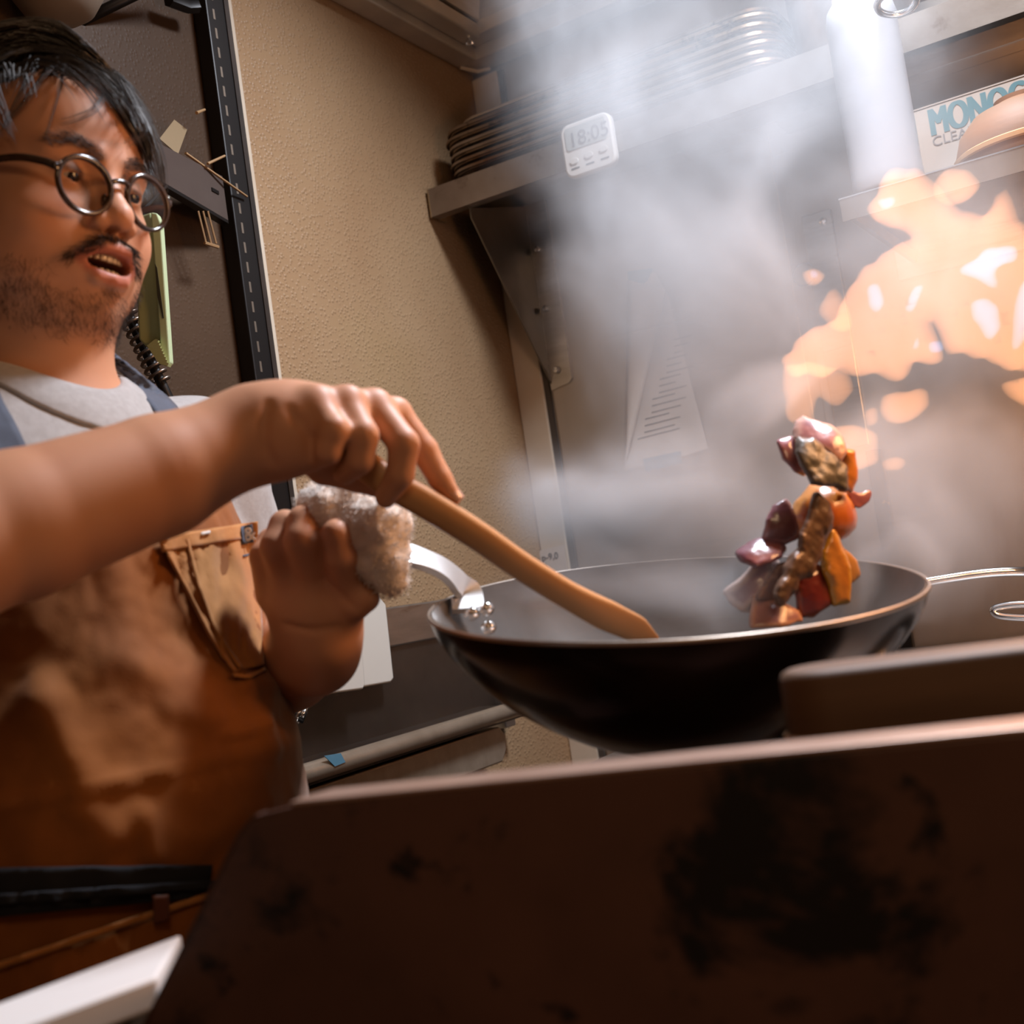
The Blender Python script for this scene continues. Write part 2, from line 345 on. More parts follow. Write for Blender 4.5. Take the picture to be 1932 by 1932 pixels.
# the ring end of a utensil hanging from the hood
p = onY(1692, 5, 1.45); hk = thing('hanging_ladle', 'steel ladle hanging by the hood with its ring end at the top edge', 'ladle', p)
ax1, ax2 = RC, nrm(.35*UC-FW)
MB().tube([p+.0225*math.cos(a)*ax1+.0200*math.sin(a)*ax2 for a in np.linspace(0, 2*math.pi, 28)], .0042, 8, cap=False).build('ring', CHROME, hk, 180)
MB().tube(bez([p+.024*RC+.004*UC, p+.07*RC+.022*UC, p+.14*RC+.06*UC, p+.2*RC+.12*UC, p+.2*RC+.40*UC], 6), .005, 8).build('handle', CHROME, hk)

# caution plate
p0 = onY(1672, 392, YW-.014)
sg = thing('caution_plate', 'grey metal plate printed with a hot surface caution behind the flames', 'sign', p0)
MB().bb((p0[0], YW-.016, p0[2]-.13), (p0[0]+.27, YW-.012, p0[2]+.015)).build('plate', STEEL, sg, smooth=0, bevel=.002)
p = onY(1712, 437, YW-.017); text('lettering', 'CAUTION', p, (1, 0, 0), (0, 0, 1), .030, INK, sg, sx=1.1)
p = onY(1688, 466, YW-.017); text('lettering', 'HOT SURFACE', p, (1, 0, 0), (0, 0, 1), .030, INK, sg, sx=1.1)

# sheets of paper taped to the back wall
PAP = M('paper', (.64, .57, .52), .8, 0, ((.56, .48, .42), 5)); TAPE = M('blue_tape', (.10, .24, .34), .6)
def wallpoly(px, y, name, mat, par, t=.0008):
    return MB().prism([onY(a, b, y) for a, b in px], (0, -t, 0)).build(name, mat, par, 0)
ps = thing('recipe_sheet', 'printed paper sheet taped to the back wall with blue tape', 'paper', onY(1250, 880, YW))
wallpoly([(1184, 520), (1236, 514), (1262, 560), (1336, 846), (1286, 862), (1178, 888)], YW-.006, 'sheet', PAP, ps)
wallpoly([(1184, 512), (1186, 540), (1205, 541), (1222, 530), (1232, 506)], YW-.0085, 'tape', TAPE, ps)
wallpoly([(1213, 866), (1285, 851), (1287, 874), (1218, 890)], YW-.0075, 'tape', TAPE, ps)
pr = MB()
for k in range(16):
    x0 = 1272-4.6*k+(k % 3)*4; y0 = 640+12.5*k; ln = 34+3.0*k-(k*7 % 5)*6
    pr.prism([onY(x0, y0, YW-.0069), onY(x0+ln, y0-ln*.26, YW-.0069), onY(x0+ln+.5, y0-ln*.26+2.2, YW-.0069), onY(x0+.5, y0+2.2, YW-.0069)], (0, -.0003, 0))
pr.build('printing', INK, ps, 0)['kind'] = 'stuff'
pf = thing('folded_sheet', 'blank paper flap hanging over the left side of the printed sheet', 'paper', onY(1200, 880, YW-.012))
mb = MB(); rows = []
for i in range(9):
    t = i/8; a = onY(1184-4*t, 528+355*t, YW-.010-.004*t); bx_ = 1256-66*t; b = onY(bx_, 545+300*t, YW-.012-.022*(1-t)*.8)
    rows.append([a+(b-a)*s+np.array([0, -.006*math.sin(s*3.1), 0]) for s in np.linspace(0, 1, 6)])
mb.grid(rows).build('sheet', PAP, pf, 60, solid=.0006)
nt_ = thing('paper_note', 'small handwritten note low in the corner behind the wok rim', 'note', onY(1030, 1080, YW-.012))
wallpoly([(985, 1047), (1064, 1028), (1072, 1088), (993, 1104)], YW-.0115, 'sheet', PAP, nt_)
text('handwriting', 'c p-9,0', onY(1012, 1060, YW-.0128), (1, 0, .0), (0, 0, 1), .019, INK, nt_)
wallpoly([(1012, 1066), (1030, 1063), (1037, 1076), (1030, 1084), (1012, 1083)], YW-.0125, 'scribble', M('grey_scribble', (.2, .19, .18), .8), nt_)

GLINT = M('black_strip_glints', (.014, .011, .010), .35, .6, None, (60, .3, .001), stains=[((.55, .30, .07), 60, .62, .66)])  # gold flecks are glints of light put into the colour
struct(MB().bb((-.536, YW-.022, Z(-.30)), (-.510, YW-.004, Z(.150))).build('trim_4', GLINT, smooth=0, bevel=.002))

# chrome spout and ladle at the right behind the wok
sp_ = thing('chrome_spout', 'thin chrome water spout reaching out to the wok rim from the right', 'faucet', (.1, 1.62, Z(.02)))
q = [onY(1700, 1110, 1.58), onY(1730, 1101, 1.585), onY(1800, 1089, 1.60), onY(1870, 1080, 1.61), onY(1932, 1078, 1.62), onY(1990, 1082, 1.65), onY(2060, 1100, 1.72)]
MB().tube(bez(q, 5), .0062, 10).build('spout', CHROME, sp_, 180)
e = q[-1]; MB().tube(bez([e, e+np.array([.06, .08, 0]), e+np.array([.10, .25, 0]), np.array([e[0]+.10, YW-.004, e[2]])], 5), .011, 10).build('pipe', CHROME, sp_, 180)
MB().lathe([(.03, 0), (.03, .008), (.012, .014)], 20, (e[0]+.10, YW-.004, e[2]), [(1, 0, 0), (0, 0, 1), (0, -1, 0)], cap=(True, True)).build('flange', CHROME, sp_)
# ---------------------------------------------------------------- prep table by the left wall
tb = thing('prep_table', 'stainless prep table with a dark splash panel and rounded front edge', 'table', (-1.15, 1.55, 0))
RAIL = M('satin_rail', (.46, .36, .27), .36, .6, ((.38, .29, .21), 30))
DSS = M('dark_splash_steel', (.17, .145, .125), .28, .9, ((.12, .10, .085), 5), (50, .06, .001))
MB().bb((-1.213, .55, Z(-.20)), (-1.195, 1.845, Z(-.062))).build('splash_panel', DSS, tb, smooth=0)
MB().bb((-1.214, .55, Z(-.063)), (-1.188, 1.845, Z(.001))).build('splash_cap', STEEL, tb, smooth=0, bevel=.003)
MB().bb((-1.213, .55, Z(-.215)), (-1.085, 1.79, Z(-.196))).build('table_top', DSS, tb, smooth=0)
MB().tube([(-1.085, .55, Z(-.197)), (-1.085, 1.765, Z(-.199)), (-1.085, 1.772, Z(-.200))], [.0135, .0135, .008], 16).build('rolled_edge', RAIL, tb, 60)
MB().bb((-1.214, 1.845, Z(-.245)), (-1.18, 1.880, Z(-.150))).build('end_post', STEEL, tb, smooth=0, bevel=.002)
mb = MB(); mb.prism([(-1.10, .6, Z(-.222)), (-1.10, 1.700, Z(-.222)), (-1.10, 1.712, Z(-.236)), (-1.10, 1.712, Z(-.262)), (-1.10, 1.695, Z(-.280)), (-1.10, .6, Z(-.280))], (-.09, 0, 0)); mb.build('apron_rail', RAIL, tb, smooth=0, bevel=.003)
for y in (.6, 1.6): MB().tube([(-1.15, y, Z(-.27)), (-1.15, y, .0)], .018, 12).build('leg', STEEL, tb)
HDPE = M('white_board', (.72, .66, .58), .5, 0, None, (120, .08, .0005))
def hboard(px, x, t, label, r=.008):
    c = onX(*px[0], x)
    o = MB().prism([onX(a, b, x) for a, b in px], (-t, 0, 0)).build('cutting_board', HDPE, None, 40, bevel=.0035, seg=3); tag(o, label, 'cutting board', 'white boards on the table splash'); return o
hboard([(560, 1318), (686, 1301), (690, 1292), (676, 1100), (545, 1120)], -1.150, .016, 'front white cutting board, half hidden behind the left wrist')
hboard([(622, 1308), (738, 1288), (744, 1280), (729, 1140), (706, 1112), (600, 1120)], -1.168, .014, 'rear white cutting board with a cut top corner under the towel')
o = MB().prism([onX(612, 1426, -1.0705), onX(643, 1421, -1.0705), onX(652, 1438, -1.0705), onX(632, 1446, -1.0705)], (-.0012, 0, 0)).build('tape_strip', TAPE, None, 0)
tag(o, 'torn blue tape strip stuck on the rounded edge of the prep table', 'tape')

def helix(a, b, r, turns, n=14):
    a = V(a); b = V(b); d = b-a; t = nrm(d); u = nrm(np.cross(t, [0.3, .2, .9])); v = np.cross(t, u); N = int(turns*n)
    return [a+d*i/N+r*(math.cos(2*math.pi*i/n)*u+math.sin(2*math.pi*i/n)*v) for i in range(N+1)]
SPR = M('spring_steel', (.16, .12, .095), .35, .9)
hose = thing('spring_hose', 'dark spring coiled spray hose hanging behind the green cutter', 'hose', at(270, 640, 1.42))
a, b = at(226, 560, 1.42), at(304, 722, 1.42); a2 = a+(a-b)*.9
MB().tube(helix(a2, b, .0115, 22), .0022, 6).build('spring', SPR, hose, 180)
MB().tube([a2, b, b+(b-a)*.5], .0062, 10).build('inner_tube', BLACKM, hose, 180)
q = b+(b-a)*.5; MB().tube(bez([q, q+np.array([-.01, 0, -.05]), q+np.array([-.05, -.03, -.12]), np.array([-1.19, q[1]-.1, 1.10])], 6), .0075, 8).build('lower_tube', BLACKM, hose, 180)
hose2 = thing('tap_spring', 'short steel spring at the prep table just right of the apron', 'spring', at(548, 1342, 1.72))
MB().tube(helix(at(534, 1334, 1.66), at(572, 1352, 1.66), .0135, 5), .0030, 6).build('coil', CHROME, hose2, 180)
MB().tube([at(500, 1322, 1.66), at(576, 1354, 1.66)], .009, 8).build('core', BLACKM, hose2, 180)

# slotted upright, bracket and small things on the left wall
up = thing('shelf_upright', 'black slotted shelf upright on the left wall behind the head', 'shelf post', (XW+.015, 1.338, 1.9))
MB().bb((XW, 1.318, 1.09), (XW+.028, 1.358, 2.60)).build('channel', BLACKM, up, smooth=0, bevel=.002)
MB().bb((XW+.004, 1.356, 1.09), (XW+.030, 1.366, 2.60)).build('side_flange', M('worn_black_metal', (.045, .03, .022), .5, .3, ((.02, .015, .012), 9)), up, smooth=0)
sl = MB()
for k in range(26): sl.bb((XW+.0275, 1.330, 1.36+k*.030), (XW+.0285, 1.334, 1.376+k*.030))
sl.build('slots', M('slot_dark', (.30, .24, .19), .4, .8), up, 0)['kind'] = 'stuff'
BRK = M('bracket_metal', (.135, .10, .085), .42, .5, ((.10, .07, .06), 6))
g = nrm(-(math.cos(R(15))*FH+math.sin(R(15))*R0)); e0 = onX(425, 374, XW+.034)
bk = MB(); h = .033
poly = [e0+np.array([0, 0, h]), e0+np.array([0, 0, -h]), e0+g*.26+np.array([0, 0, -h*.72]), e0+g*.26+np.array([0, 0, h*.72])]
bkt = thing('shelf_bracket', 'grey sheet metal shelf arm hooked into the black upright', 'bracket', e0)
bk.prism(poly, np.cross(g, [0, 0, 1])*.003).build('arm', BRK, bkt, 0)
MB().prism([poly[1], poly[2], poly[2]+np.array([0, 0, -.005]), poly[1]+np.array([0, 0, -.005])], np.cross(g, [0, 0, 1])*.012).build('bottom_flange', BLACKM, bkt, 0)
MB().box(e0+g*.030+np.array([0, 0, .002])-np.cross(g, [0, 0, 1])*.0005, (.020, .002, .005), [g, np.cross(g, [0, 0, 1]), [0, 0, 1]]).build('slot', BLACKM, bkt, 0)
SKW = M('bamboo_stick', (.30, .17, .075), .6)
for n_, (p0, p1, r_, lab) in enumerate((((350, 289), (466, 371), .0022, 'long wooden skewer crossing the black upright'), ((392, 309), (424, 294), .0022, 'short wooden skewer lying across the long skewer'), ((371, 213), (386, 207), .0024, 'small wooden peg stuck in the upright above the skewers'))):
    o = MB().tube([onX(*p0, XW+.055), onX(*p1, XW+(.034 if n_ != 1 else .05))], [r_, r_*.8], 6).build('skewer', SKW, None, 60); tag(o, lab, 'skewer', 'wooden skewers on the upright')
clip = thing('label_clip', 'thin clear label holder hanging under the shelf arm', 'clip', onX(385, 410, XW+.05))
for dx in (0, 9, 18): MB().tube([onX(374+dx, 398, XW+.05), onX(390+dx, 463-dx*.2, XW+.045)], .0016, 5).build('wire', SKW, clip, 60)
MB().tube([onX(386, 458, XW+.046), onX(412, 466, XW+.046)], .0026, 5).build('foot', SKW, clip, 60)
ln = thing('paper_tag', 'brown card tag lying on top of the shelf arm', 'tag', onX(350, 270, XW+.04))
MB().prism([onX(328, 226, XW+.03), onX(352, 245, XW+.03), onX(335, 292, XW+.05), onX(300, 262, XW+.05)], (.001, 0, 0)).build('card', M('brown_card', (.20, .13, .06), .7), ln, 0)

GRN = M('pale_green_plastic', (.42, .46, .24), .42, 0, ((.37, .41, .20), 4)); GRN2 = M('green_edge', (.46, .55, .33), .4)
gc = thing('film_cutter', 'pale green plastic cutter bar with a toothed end hanging behind the chin', 'cutter', at(292, 540, 1.36))
dz = nrm(-FW)*-.012
MB().prism([at(a, b, 1.36) for a, b in ((250, 420), (262, 408), (284, 400), (298, 470), (306, 655), (300, 668), (276, 655), (262, 640))], dz*1.6).build('body', GRN, gc, 0, bevel=.002)
MB().prism([at(a, b, 1.352) for a, b in ((284, 400), (296, 402), (303, 420), (321, 684), (316, 690), (303, 662), (296, 560))], dz*1.2).build('side_rail', GRN2, gc, 0, bevel=.0015)
teeth = [(276, 648), (296, 636), (318, 688)]
tp = [(277, 652), (292, 640)]
for k in range(9): tp += [(295+2.4*k, 640+5.4*k), (299+2.4*k, 642+5.4*k)]
tp += [(316, 691), (300, 686)]
MB().prism([at(a, b, 1.346) for a, b in tp], dz).build('toothed_end', GRN, gc, 0)
MB().prism([at(a, b, 1.351) for a, b in ((292, 497), (296, 505), (309, 600), (307, 601), (297, 560))], dz*.1).build('slit', M('slit_dark', (.03, .03, .015), .7), gc, 0)
MB().prism([at(a, b, 1.351) for a, b in ((278, 434), (280, 434), (281, 472), (279, 472))], dz*.1).build('slit', BLACKM, gc, 0)
MB().prism([at(a, b, 1.350) for a, b in ((268, 428), (276, 430), (275, 444), (269, 446))], dz*.1).build('yellow_mark', M('yellow_label', (.55, .50, .03), .5), gc, 0)
MB().tube([at(272, 408, 1.37), at(270, 396, 1.38), e0+g*.165+np.array([0, 0, -h*.80-.004])], .002, 5).build('hanger', BLACKM, gc, 60)

# wire shelf and bowl at the top left
ws = thing('wire_shelf', 'dark wire shelf high on the left above the head', 'shelf', at(100, -60, 1.6))
for k in range(7):
    MB().tube([at(-60, 60-34*k, 1.62), at(420, -128-34*k, 1.75)], .0035, 6).build('wire', BLACKM, ws, 180)
MB().tube([at(140, 46, 1.62), at(260, -12, 1.66), at(420, -100, 1.7)], .008, 6).build('front_wire', BLACKM, ws, 180)
MB().tube([at(-80, 8, 1.55), at(160, -30, 1.75)], .006, 6).build('side_wire', BLACKM, ws, 180)
p = at(108, -12, 1.50); bw = thing('mixing_bowl', 'dull brown mixing bowl nested in the wire shelf at the top edge', 'bowl', p)
MB().lathe([(0, -.036), (.026, -.034), (.044, -.022), (.056, -.002), (.062, .03), (.064, .05), (.061, .05), (.053, .0), (.04, -.018), (0, -.032)], 36, p).build('shell', M('dull_bowl', (.20, .15, .11), .5, .2), bw, 60)
MB().tube([onX(318, 0, XW+.03), onX(352, 13, XW+.03), onX(372, 12, XW+.035)], .010, 6).build('shelf_end', BLACKM, ws, 60)

# ---------------------------------------------------------------- wok range
RNGM = M('range_steel', (.36, .33, .31), .45, .8, ((.25, .21, .19), 8), (70, .3, .001))
rg = thing('wok_range', 'steel wok range under the lifted wok', 'stove', (.15, 1.4, 0))
MB().bb((-.625, .88, .06), (.95, 2.10, .86)).build('body', STEELD, rg, smooth=0, bevel=.004)
MB().bb((-.635, .87, .86), (.96, 2.11, .885)).build('top_plate', RNGM, rg, smooth=0, bevel=.003)
MB().lathe([(.19, .885), (.185, .90), (.15, .925), (.145, .92), (.165, .886)], 40, (-.28, 1.14, 0)).build('wok_ring', STEELD, rg, 50)
for k in range(5):
    a = 2*math.pi*k/5; MB().tube([(-.28+.05*math.cos(a), 1.14+.05*math.sin(a), .886), (-.28+.12*math.cos(a), 1.14+.12*math.sin(a), .896)], .008, 8).build('burner_jet', BLACKM, rg)
FOIL = M('crumpled_foil', (.70, .66, .62), .32, 1)
fo = []
for i in range(14):
    fo.append([V(onZ(1285+i*17, 1452-i*3.6-(j*4.5), .891))+np.array([0, 0, .012*RNG.random()+.014*math.exp(-((j-4)/2.5)**2)]) for j in range(9)])
fl_ = MB().grid(fo).build('foil_sheet', FOIL, None, 0, solid=.0008); tag(fl_, 'crumpled strip of foil lying on the range top under the wok', 'foil')
sp2 = thing('dark_spatula', 'dark pointed turner blade lying under the right side of the wok', 'spatula', onZ(1440, 1400, .90))
a, b = onZ(1395, 1412, .912), onZ(1500, 1385, .925)
MB().prism([a, a+(b-a)*.5+np.array([.004, -.012, 0]), b, a+(b-a)*.5+np.array([-.004, .02, .006])], (0, 0, .004)).build('blade', BLACKM, sp2, 0)
MB().tube([b, b+(b-a)*1.5], .006, 8).build('handle', BLACKM, sp2)

# foreground splash guard: dark, rust-blotched steel with a folded top edge
P1 = at(505, 1527, .60); P2 = onZ(1932, 1383, P1[2]); ev = nrm(P2-P1); nv = nrm(np.cross([0, 0, 1], ev))
if nv@FW < 0: nv = -nv
def onP(x, y):
    d = ray(x, y); return CAM+d*(((P1-CAM)@nv)/(d@nv))
RUST = M('rust_blotched_steel', (.125, .056, .038), .5, .25, ((.050, .021, .014), 3.5, 8), (30, .25, .002), stains=[((.004, .003, .003), 7.5, .53, .60), ((.11, .055, .04), 3.2, .60, .80), ((.003, .002, .002), 16, .60, .66)])
gd = thing('splash_guard', 'dark rust-blotched steel splash guard across the foreground', 'guard', P1)
c0 = onP(452, 1580)
poly = [P2+ev*.25, P1+ev*.01, P1-ev*.004+np.array([0, 0, -.002]), onP(486, 1538), onP(470, 1551), onP(452, 1575), onP(432, 1612), onP(400, 1680), onP(345, 1790), onP(270, 1940), onP(180, 2130), onP(120, 2260)]
poly += [np.array([poly[0][0], poly[0][1], poly[-1][2]])]
MB().prism(poly, nv*.004).build('plate', RUST, gd, 0, bevel=.0012)
EDGE = M('lit_guard_edge', (.40, .27, .21), .42, .5, ((.30, .18, .13), 12))  # paler colour paints the lit highlight along the folded top
MB().prism([P1+ev*.012, P2+ev*.25, P2+ev*.25+nv*.032, P1+ev*.022+nv*.030, P1+ev*.014+nv*.012], (0, 0, .0025)).build('folded_top', EDGE, gd, 0, bevel=.001)
MB().prism([*[poly[k] for k in range(3, 10)], *[poly[k]+nv*.012 for k in range(9, 2, -1)]], -ev*.0015).build('side_fold', RUST, gd, 0)
# thick round-ended wooden board on the rail
LE_ = at(1462, 1340, .648); zt = P1[2]
bz0, bz1 = CAM[2]-.1160, CAM[2]-.0640
sc_ = LE_+ev*.205; sc_[2] = bz0
stm = thing('serving_board', 'thick round-ended wooden board at the right behind the splash guard', 'wooden board', sc_)
DKW = M('brown_board_wood', (.13, .062, .026), .6, 0, ((.09, .04, .016), 5), (60, .15, .001), stretch=(1, 1, 10))
def stad(g, z): return [tuple(np.array([sc_[0], sc_[1], z])+ev*x+nv*y) for x, y in rrect(.40+2*g, .055+2*g, .026+g, 8)]
MB().loft([stad(-.004, bz0), stad(0, bz0+.002), stad(0, bz1-.005), stad(-.0015, bz1-.0015), stad(-.005, bz1)]).build('block', DKW, stm, 50)
MB().loft([stad(.0006, bz0+.006), stad(.0022, bz0+.007), stad(.0022, bz0+.018), stad(.0006, bz0+.019)], caps=(False, False)).build('band', BAM, stm, 50)
q = [np.array([*stad(-.03, bz0)[k][:2], bz0-.0005]) for k in (0, 9, 18, 27)]
MB().prism(q, (0, 0, -.004)).build('board_rest', STEELD, gd, 0)

# white board in the lower left corner
z0 = at(340, 1764, .70)[2]
A_, B_ = onZ(342, 1762, z0), onZ(296, 1842, z0); D_ = onZ(-140, 1944, z0); E_ = onZ(-160, 2010, z0)
wbd = MB().prism([A_, B_, E_+(E_-B_)*.15, D_+(D_-A_)*.15], (0, 0, -.016)).build('counter_board', M('white_hdpe', (.86, .82, .80), .35), None, 0, bevel=.002)
tag(wbd, 'bright white cutting board in the lower left corner of the picture', 'cutting board')
mid = (A_+B_+D_+E_)/4
ctr = thing('side_counter', 'dark steel counter carrying the white board at lower left', 'counter', (mid[0], mid[1], 0))
q = [A_+(B_-A_)*.2-(A_-D_)*.10, B_-(B_-E_)*.14, E_+(E_-B_)*.12, D_+(D_-A_)*.12]
MB().prism([np.array([*p_[:2], z0-.0165]) for p_ in q], (0, 0, -.03)).build('top', STEELD, ctr, 0)
for p_ in q: MB().tube([np.array([*p_[:2], z0-.046])*1+(np.array([*mid[:2], z0-.046])-np.array([*p_[:2], z0-.046]))*.12, np.array([*(p_[:2]+(mid[:2]-p_[:2])*.12), 0])], .015, 8).build('leg', STEELD, ctr)

ld = thing('ladle_handle', 'chrome loop end of a ladle lying at the right behind the wok', 'ladle', onY(1925, 1160, 1.45))
lp = [onY(x, y, 1.45+(.0 if i < 5 else .0)) for i, (x, y) in enumerate(((2060, 1150), (1990, 1141), (1932, 1140), (1895, 1143), (1874, 1150), (1882, 1160), (1910, 1164), (1960, 1166), (2060, 1168)))]
MB().tube(bez(lp, 5), .0042, 8).build('loop', CHROME, ld, 180)
MB().tube(bez([(lp[0]+lp[-1])/2, (lp[0]+lp[-1])/2+np.array([.08, .03, -.01]), (lp[0]+lp[-1])/2+np.array([.16, .06, -.04])], 5), .006, 8).build('stem', CHROME, ld, 180)
MB().lathe([(0, -.03), (.02, -.027), (.036, -.012), (.042, .006), (.039, .006), (.02, -.022), (0, -.025)], 24, (lp[0]+lp[-1])/2+np.array([.19, .07, -.05])).build('cup', CHROME, ld, 60)
# ---------------------------------------------------------------- wok, tossed food, spoon
WC = at(1268, 1123, .960); e1 = nrm(at(1728, 1086, .96)-at(805, 1163, .96)); vd = nrm(WC-CAM)
upv = nrm(UC-vd*(UC@vd)); upv = nrm(upv-e1*(upv@e1)); aw = nrm(np.cross(upv, e1));
if aw@vd < 0: aw = -aw
e2 = nrm(math.cos(R(8.6))*aw+math.sin(R(8.6))*upv); e3 = nrm(np.cross(e1, e2)); WR = .1945
if e3[2] < 0: e3 = -e3
WAX = [e1, e2, e3]
def wokp(x, y, z): return WC+x*e1+y*e2+z*e3
WOKO = M('seasoned_black', (.012, .010, .010), .20, .6, ((.030, .022, .018), 9), (60, .15, .001), coat=.2)
WOKI = M('seasoned_inside', (.20, .185, .175), .42, .6, ((.14, .125, .115), 10), (60, .1, .001))
RIMM = M('worn_rim', (.50, .42, .36), .35, .9)
wk = thing('wok', 'black carbon steel wok with a long steel handle lifted over the range', 'wok', WC)
prof = [(1, 0), (.985, -.010), (.955, -.022), (.905, -.036), (.83, -.053), (.73, -.071), (.60, -.089), (.46, -.104), (.34, -.113), (.25, -.1165), (.23, -.117), (0, -.117)]
MB().lathe([(r*WR, z) for r, z in prof], 96, WC, WAX).build('bowl', WOKO, wk, 60)
MB().lathe([((r-.014)*WR if r > .1 else 0, z+.0028) for r, z in prof], 96, WC, WAX).build('inside', WOKI, wk, 60)
MB().lathe([(WR+.0012*math.cos(a), .0013+.0019*math.sin(a)) for a in np.linspace(-1.2, 4.4, 9)] + [((1-.014)*WR, .0028)], 96, WC, WAX).build('rim', RIMM, wk, 180)
hp = bez([at(884, 1152, 1.012), at(880, 1122, 1.025), at(866, 1101, 1.022), at(830, 1070, 1.010), at(765, 1046, .992), at(700, 1046, .985), at(640, 1060, .985), at(585, 1080, .99)], 8)
HND = M('bright_handle', (.90, .89, .88), .34, .9)
mb = MB(); nV = [nrm(hp[min(i+1, len(hp)-1)]-hp[max(i-1, 0)]) for i in range(len(hp))]
rings = []
for p, t in zip(hp, nV):
    b = nrm(np.cross(t, UC*.8-FW*.6)); n = np.cross(b, t); w_, t_ = .0135, .003
    rings.append([p+b*w_+n*t_, p-b*w_+n*t_, p-b*w_-n*t_, p+b*w_-n*t_])
mb.loft(rings).build('handle', HND, wk, 60, bevel=.001)
def wok_in(px, py):                              # where a view ray meets the inner wall of the wok
    d = ray(px, py); best = None
    for k in range(700, 1250):
        p = CAM+d*(k/1000); q = p-WC; x, y, z = q@e1, q@e2, q@e3; r = math.hypot(x, y)/WR
        if r > 1.0: continue
        zz = np.interp(r, [a for a, _ in prof[::-1]], [b for _, b in prof[::-1]])+.003
        if z < .002 and z <= zz and k > 960-200:
            if best is None and y > 0 or (best is None and z < -.02 and y > -.1): return p
    return WC
for (px, py) in ((893, 1157), (920, 1148), (924, 1183)):
    p = at(px, py, .985); n = nrm(-FW*.8+e1*.5+UC*.3); u = nrm(np.cross(n, UC)); v = np.cross(n, u)
    MB().lathe([(0, .0042), (.0032, .0036), (.0054, .0018), (.0058, 0), (.0058, -.004)], 14, p, [u, v, n]).build('rivet', CHROME, wk, 60)

# wooden stirring spatula
SPW = M('spoon_wood', (.46, .235, .095), .48, 0, ((.36, .17, .06), 4), (90, .12, .001), stretch=(1, 1, 1))
spts = [(600, 796, .885), (660, 850, .872), (725, 905, .862), (800, 948, .868), (900, 1010, .885), (980, 1066, .902), (1060, 1116, .918), (1130, 1154, .932), (1190, 1182, .945), (1240, 1206, .955)]
sc0 = bez([at(*q) for q in spts], 6); NN = len(sc0)
hw = np.interp(np.linspace(0, 1, NN), [0, .35, .55, .68, .80, .92, 1], [27, 28, 27, 27, 31, 27, 6])*.9/FPX
ht = np.interp(np.linspace(0, 1, NN), [0, .5, .72, .85, 1], [.0085, .0085, .0075, .0045, .0018])
rings = []
for i, p in enumerate(sc0):
    t = nrm(sc0[min(i+1, NN-1)]-sc0[max(i-1, 0)]); b = nrm(np.cross(t, FW)); n = np.cross(b, t)
    rings.append([p+b*hw[i]*(abs(math.cos(a))**.75*np.sign(math.cos(a)))+n*ht[i]*(abs(math.sin(a))**.75*np.sign(math.sin(a))) for a in np.linspace(0, 2*math.pi, 17)[:-1]])
spn = MB().loft(rings).build('wooden_spatula', SPW, None, 60); tag(spn, 'worn wooden stirring spatula held in the right hand, tip in the wok', 'spatula')
# ---------------------------------------------------------------- implicit surfaces (for bodies, cloth, flames)
def vnoise(P, seed=0):                             # smooth value noise, P (N,3)
    P = np.asarray(P, np.float64); i = np.floor(P).astype(np.int64); fr = P-i; fr = fr*fr*(3-2*fr)
    def h(a, b, c):
        n = (a*374761393 + b*668265263 + c*2147483647 + seed*1274126177) & 0xffffffff
        n = ((n ^ (n >> 13))*1274126177) & 0xffffffff
        return ((n ^ (n >> 16)) & 0xffff)/65535.0
    o = 0
    for dx in (0, 1):
        for dy in (0, 1):
            for dz in (0, 1):
                o = o + h(i[:, 0]+dx, i[:, 1]+dy, i[:, 2]+dz)*(fr[:, 0] if dx else 1-fr[:, 0])*(fr[:, 1] if dy else 1-fr[:, 1])*(fr[:, 2] if dz else 1-fr[:, 2])
    return o-.5
def fbm(P, n=3, seed=0): return sum(vnoise(P*(2**k)+k*17.3, seed+k)*.5**k for k in range(n))
class SD:
    def __init__(s): s.p = []; s.post = None
    def cone(s, a, b, r1, r2, k=.01, op='u'):
        a = V(a); b = V(b); s.p.append((op, 'c', (a, b, r1, r2), k, (a+b)/2, np.linalg.norm(b-a)/2+max(r1, r2))); return s
    def chain(s, pts, rads, k=.006, k0=None, op='u'):
        for i in range(len(pts)-1): s.cone(pts[i], pts[i+1], rads[i], rads[i+1], (k0 if (i == 0 and k0) else k), op)
        return s
    def ell(s, c, r, ax=None, k=.01, op='u'):
        ax = np.eye(3) if ax is None else np.array(ax); r = np.array(r, float)
        s.p.append((op, 'e', (V(c), r, ax.T), k, V(c), r.max())); return s
    def sph(s, c, r, k=.01, op='u'): return s.cone(c, c, r, r, k, op)
    def ev(s, P, cull=None):
        d = np.full(len(P), .3)
        for op, kind, a, k, c, br in s.p:
            if cull is not None:
                if np.linalg.norm(cull[0]-c) > br+cull[1]+k+.02: continue
            if kind == 'c':
                A, B, r1, r2 = a; ba = B-A; L = ba@ba; pa = P-A
                t = np.clip(pa@ba/L, 0, 1) if L > 1e-12 else np.zeros(len(P))
                q = np.linalg.norm(pa-t[:, None]*ba, axis=1)-(r1+(r2-r1)*t)
            else:
                c0, r, X = a; u = (P-c0)@X; k0 = np.linalg.norm(u/r, axis=1); k1 = np.linalg.norm(u/(r*r), axis=1)+1e-9; q = k0*(k0-1)/k1
            if op == 'u':
                h = np.clip(.5+.5*(d-q)/k, 0, 1); d = d+(q-d)*h-k*h*(1-h)
            else:
                q = -q; h = np.clip(.5-.5*(d-q)/k, 0, 1); d = d+(q-d)*h+k*h*(1-h)
        if s.post: d = s.post(P, d)
        return d
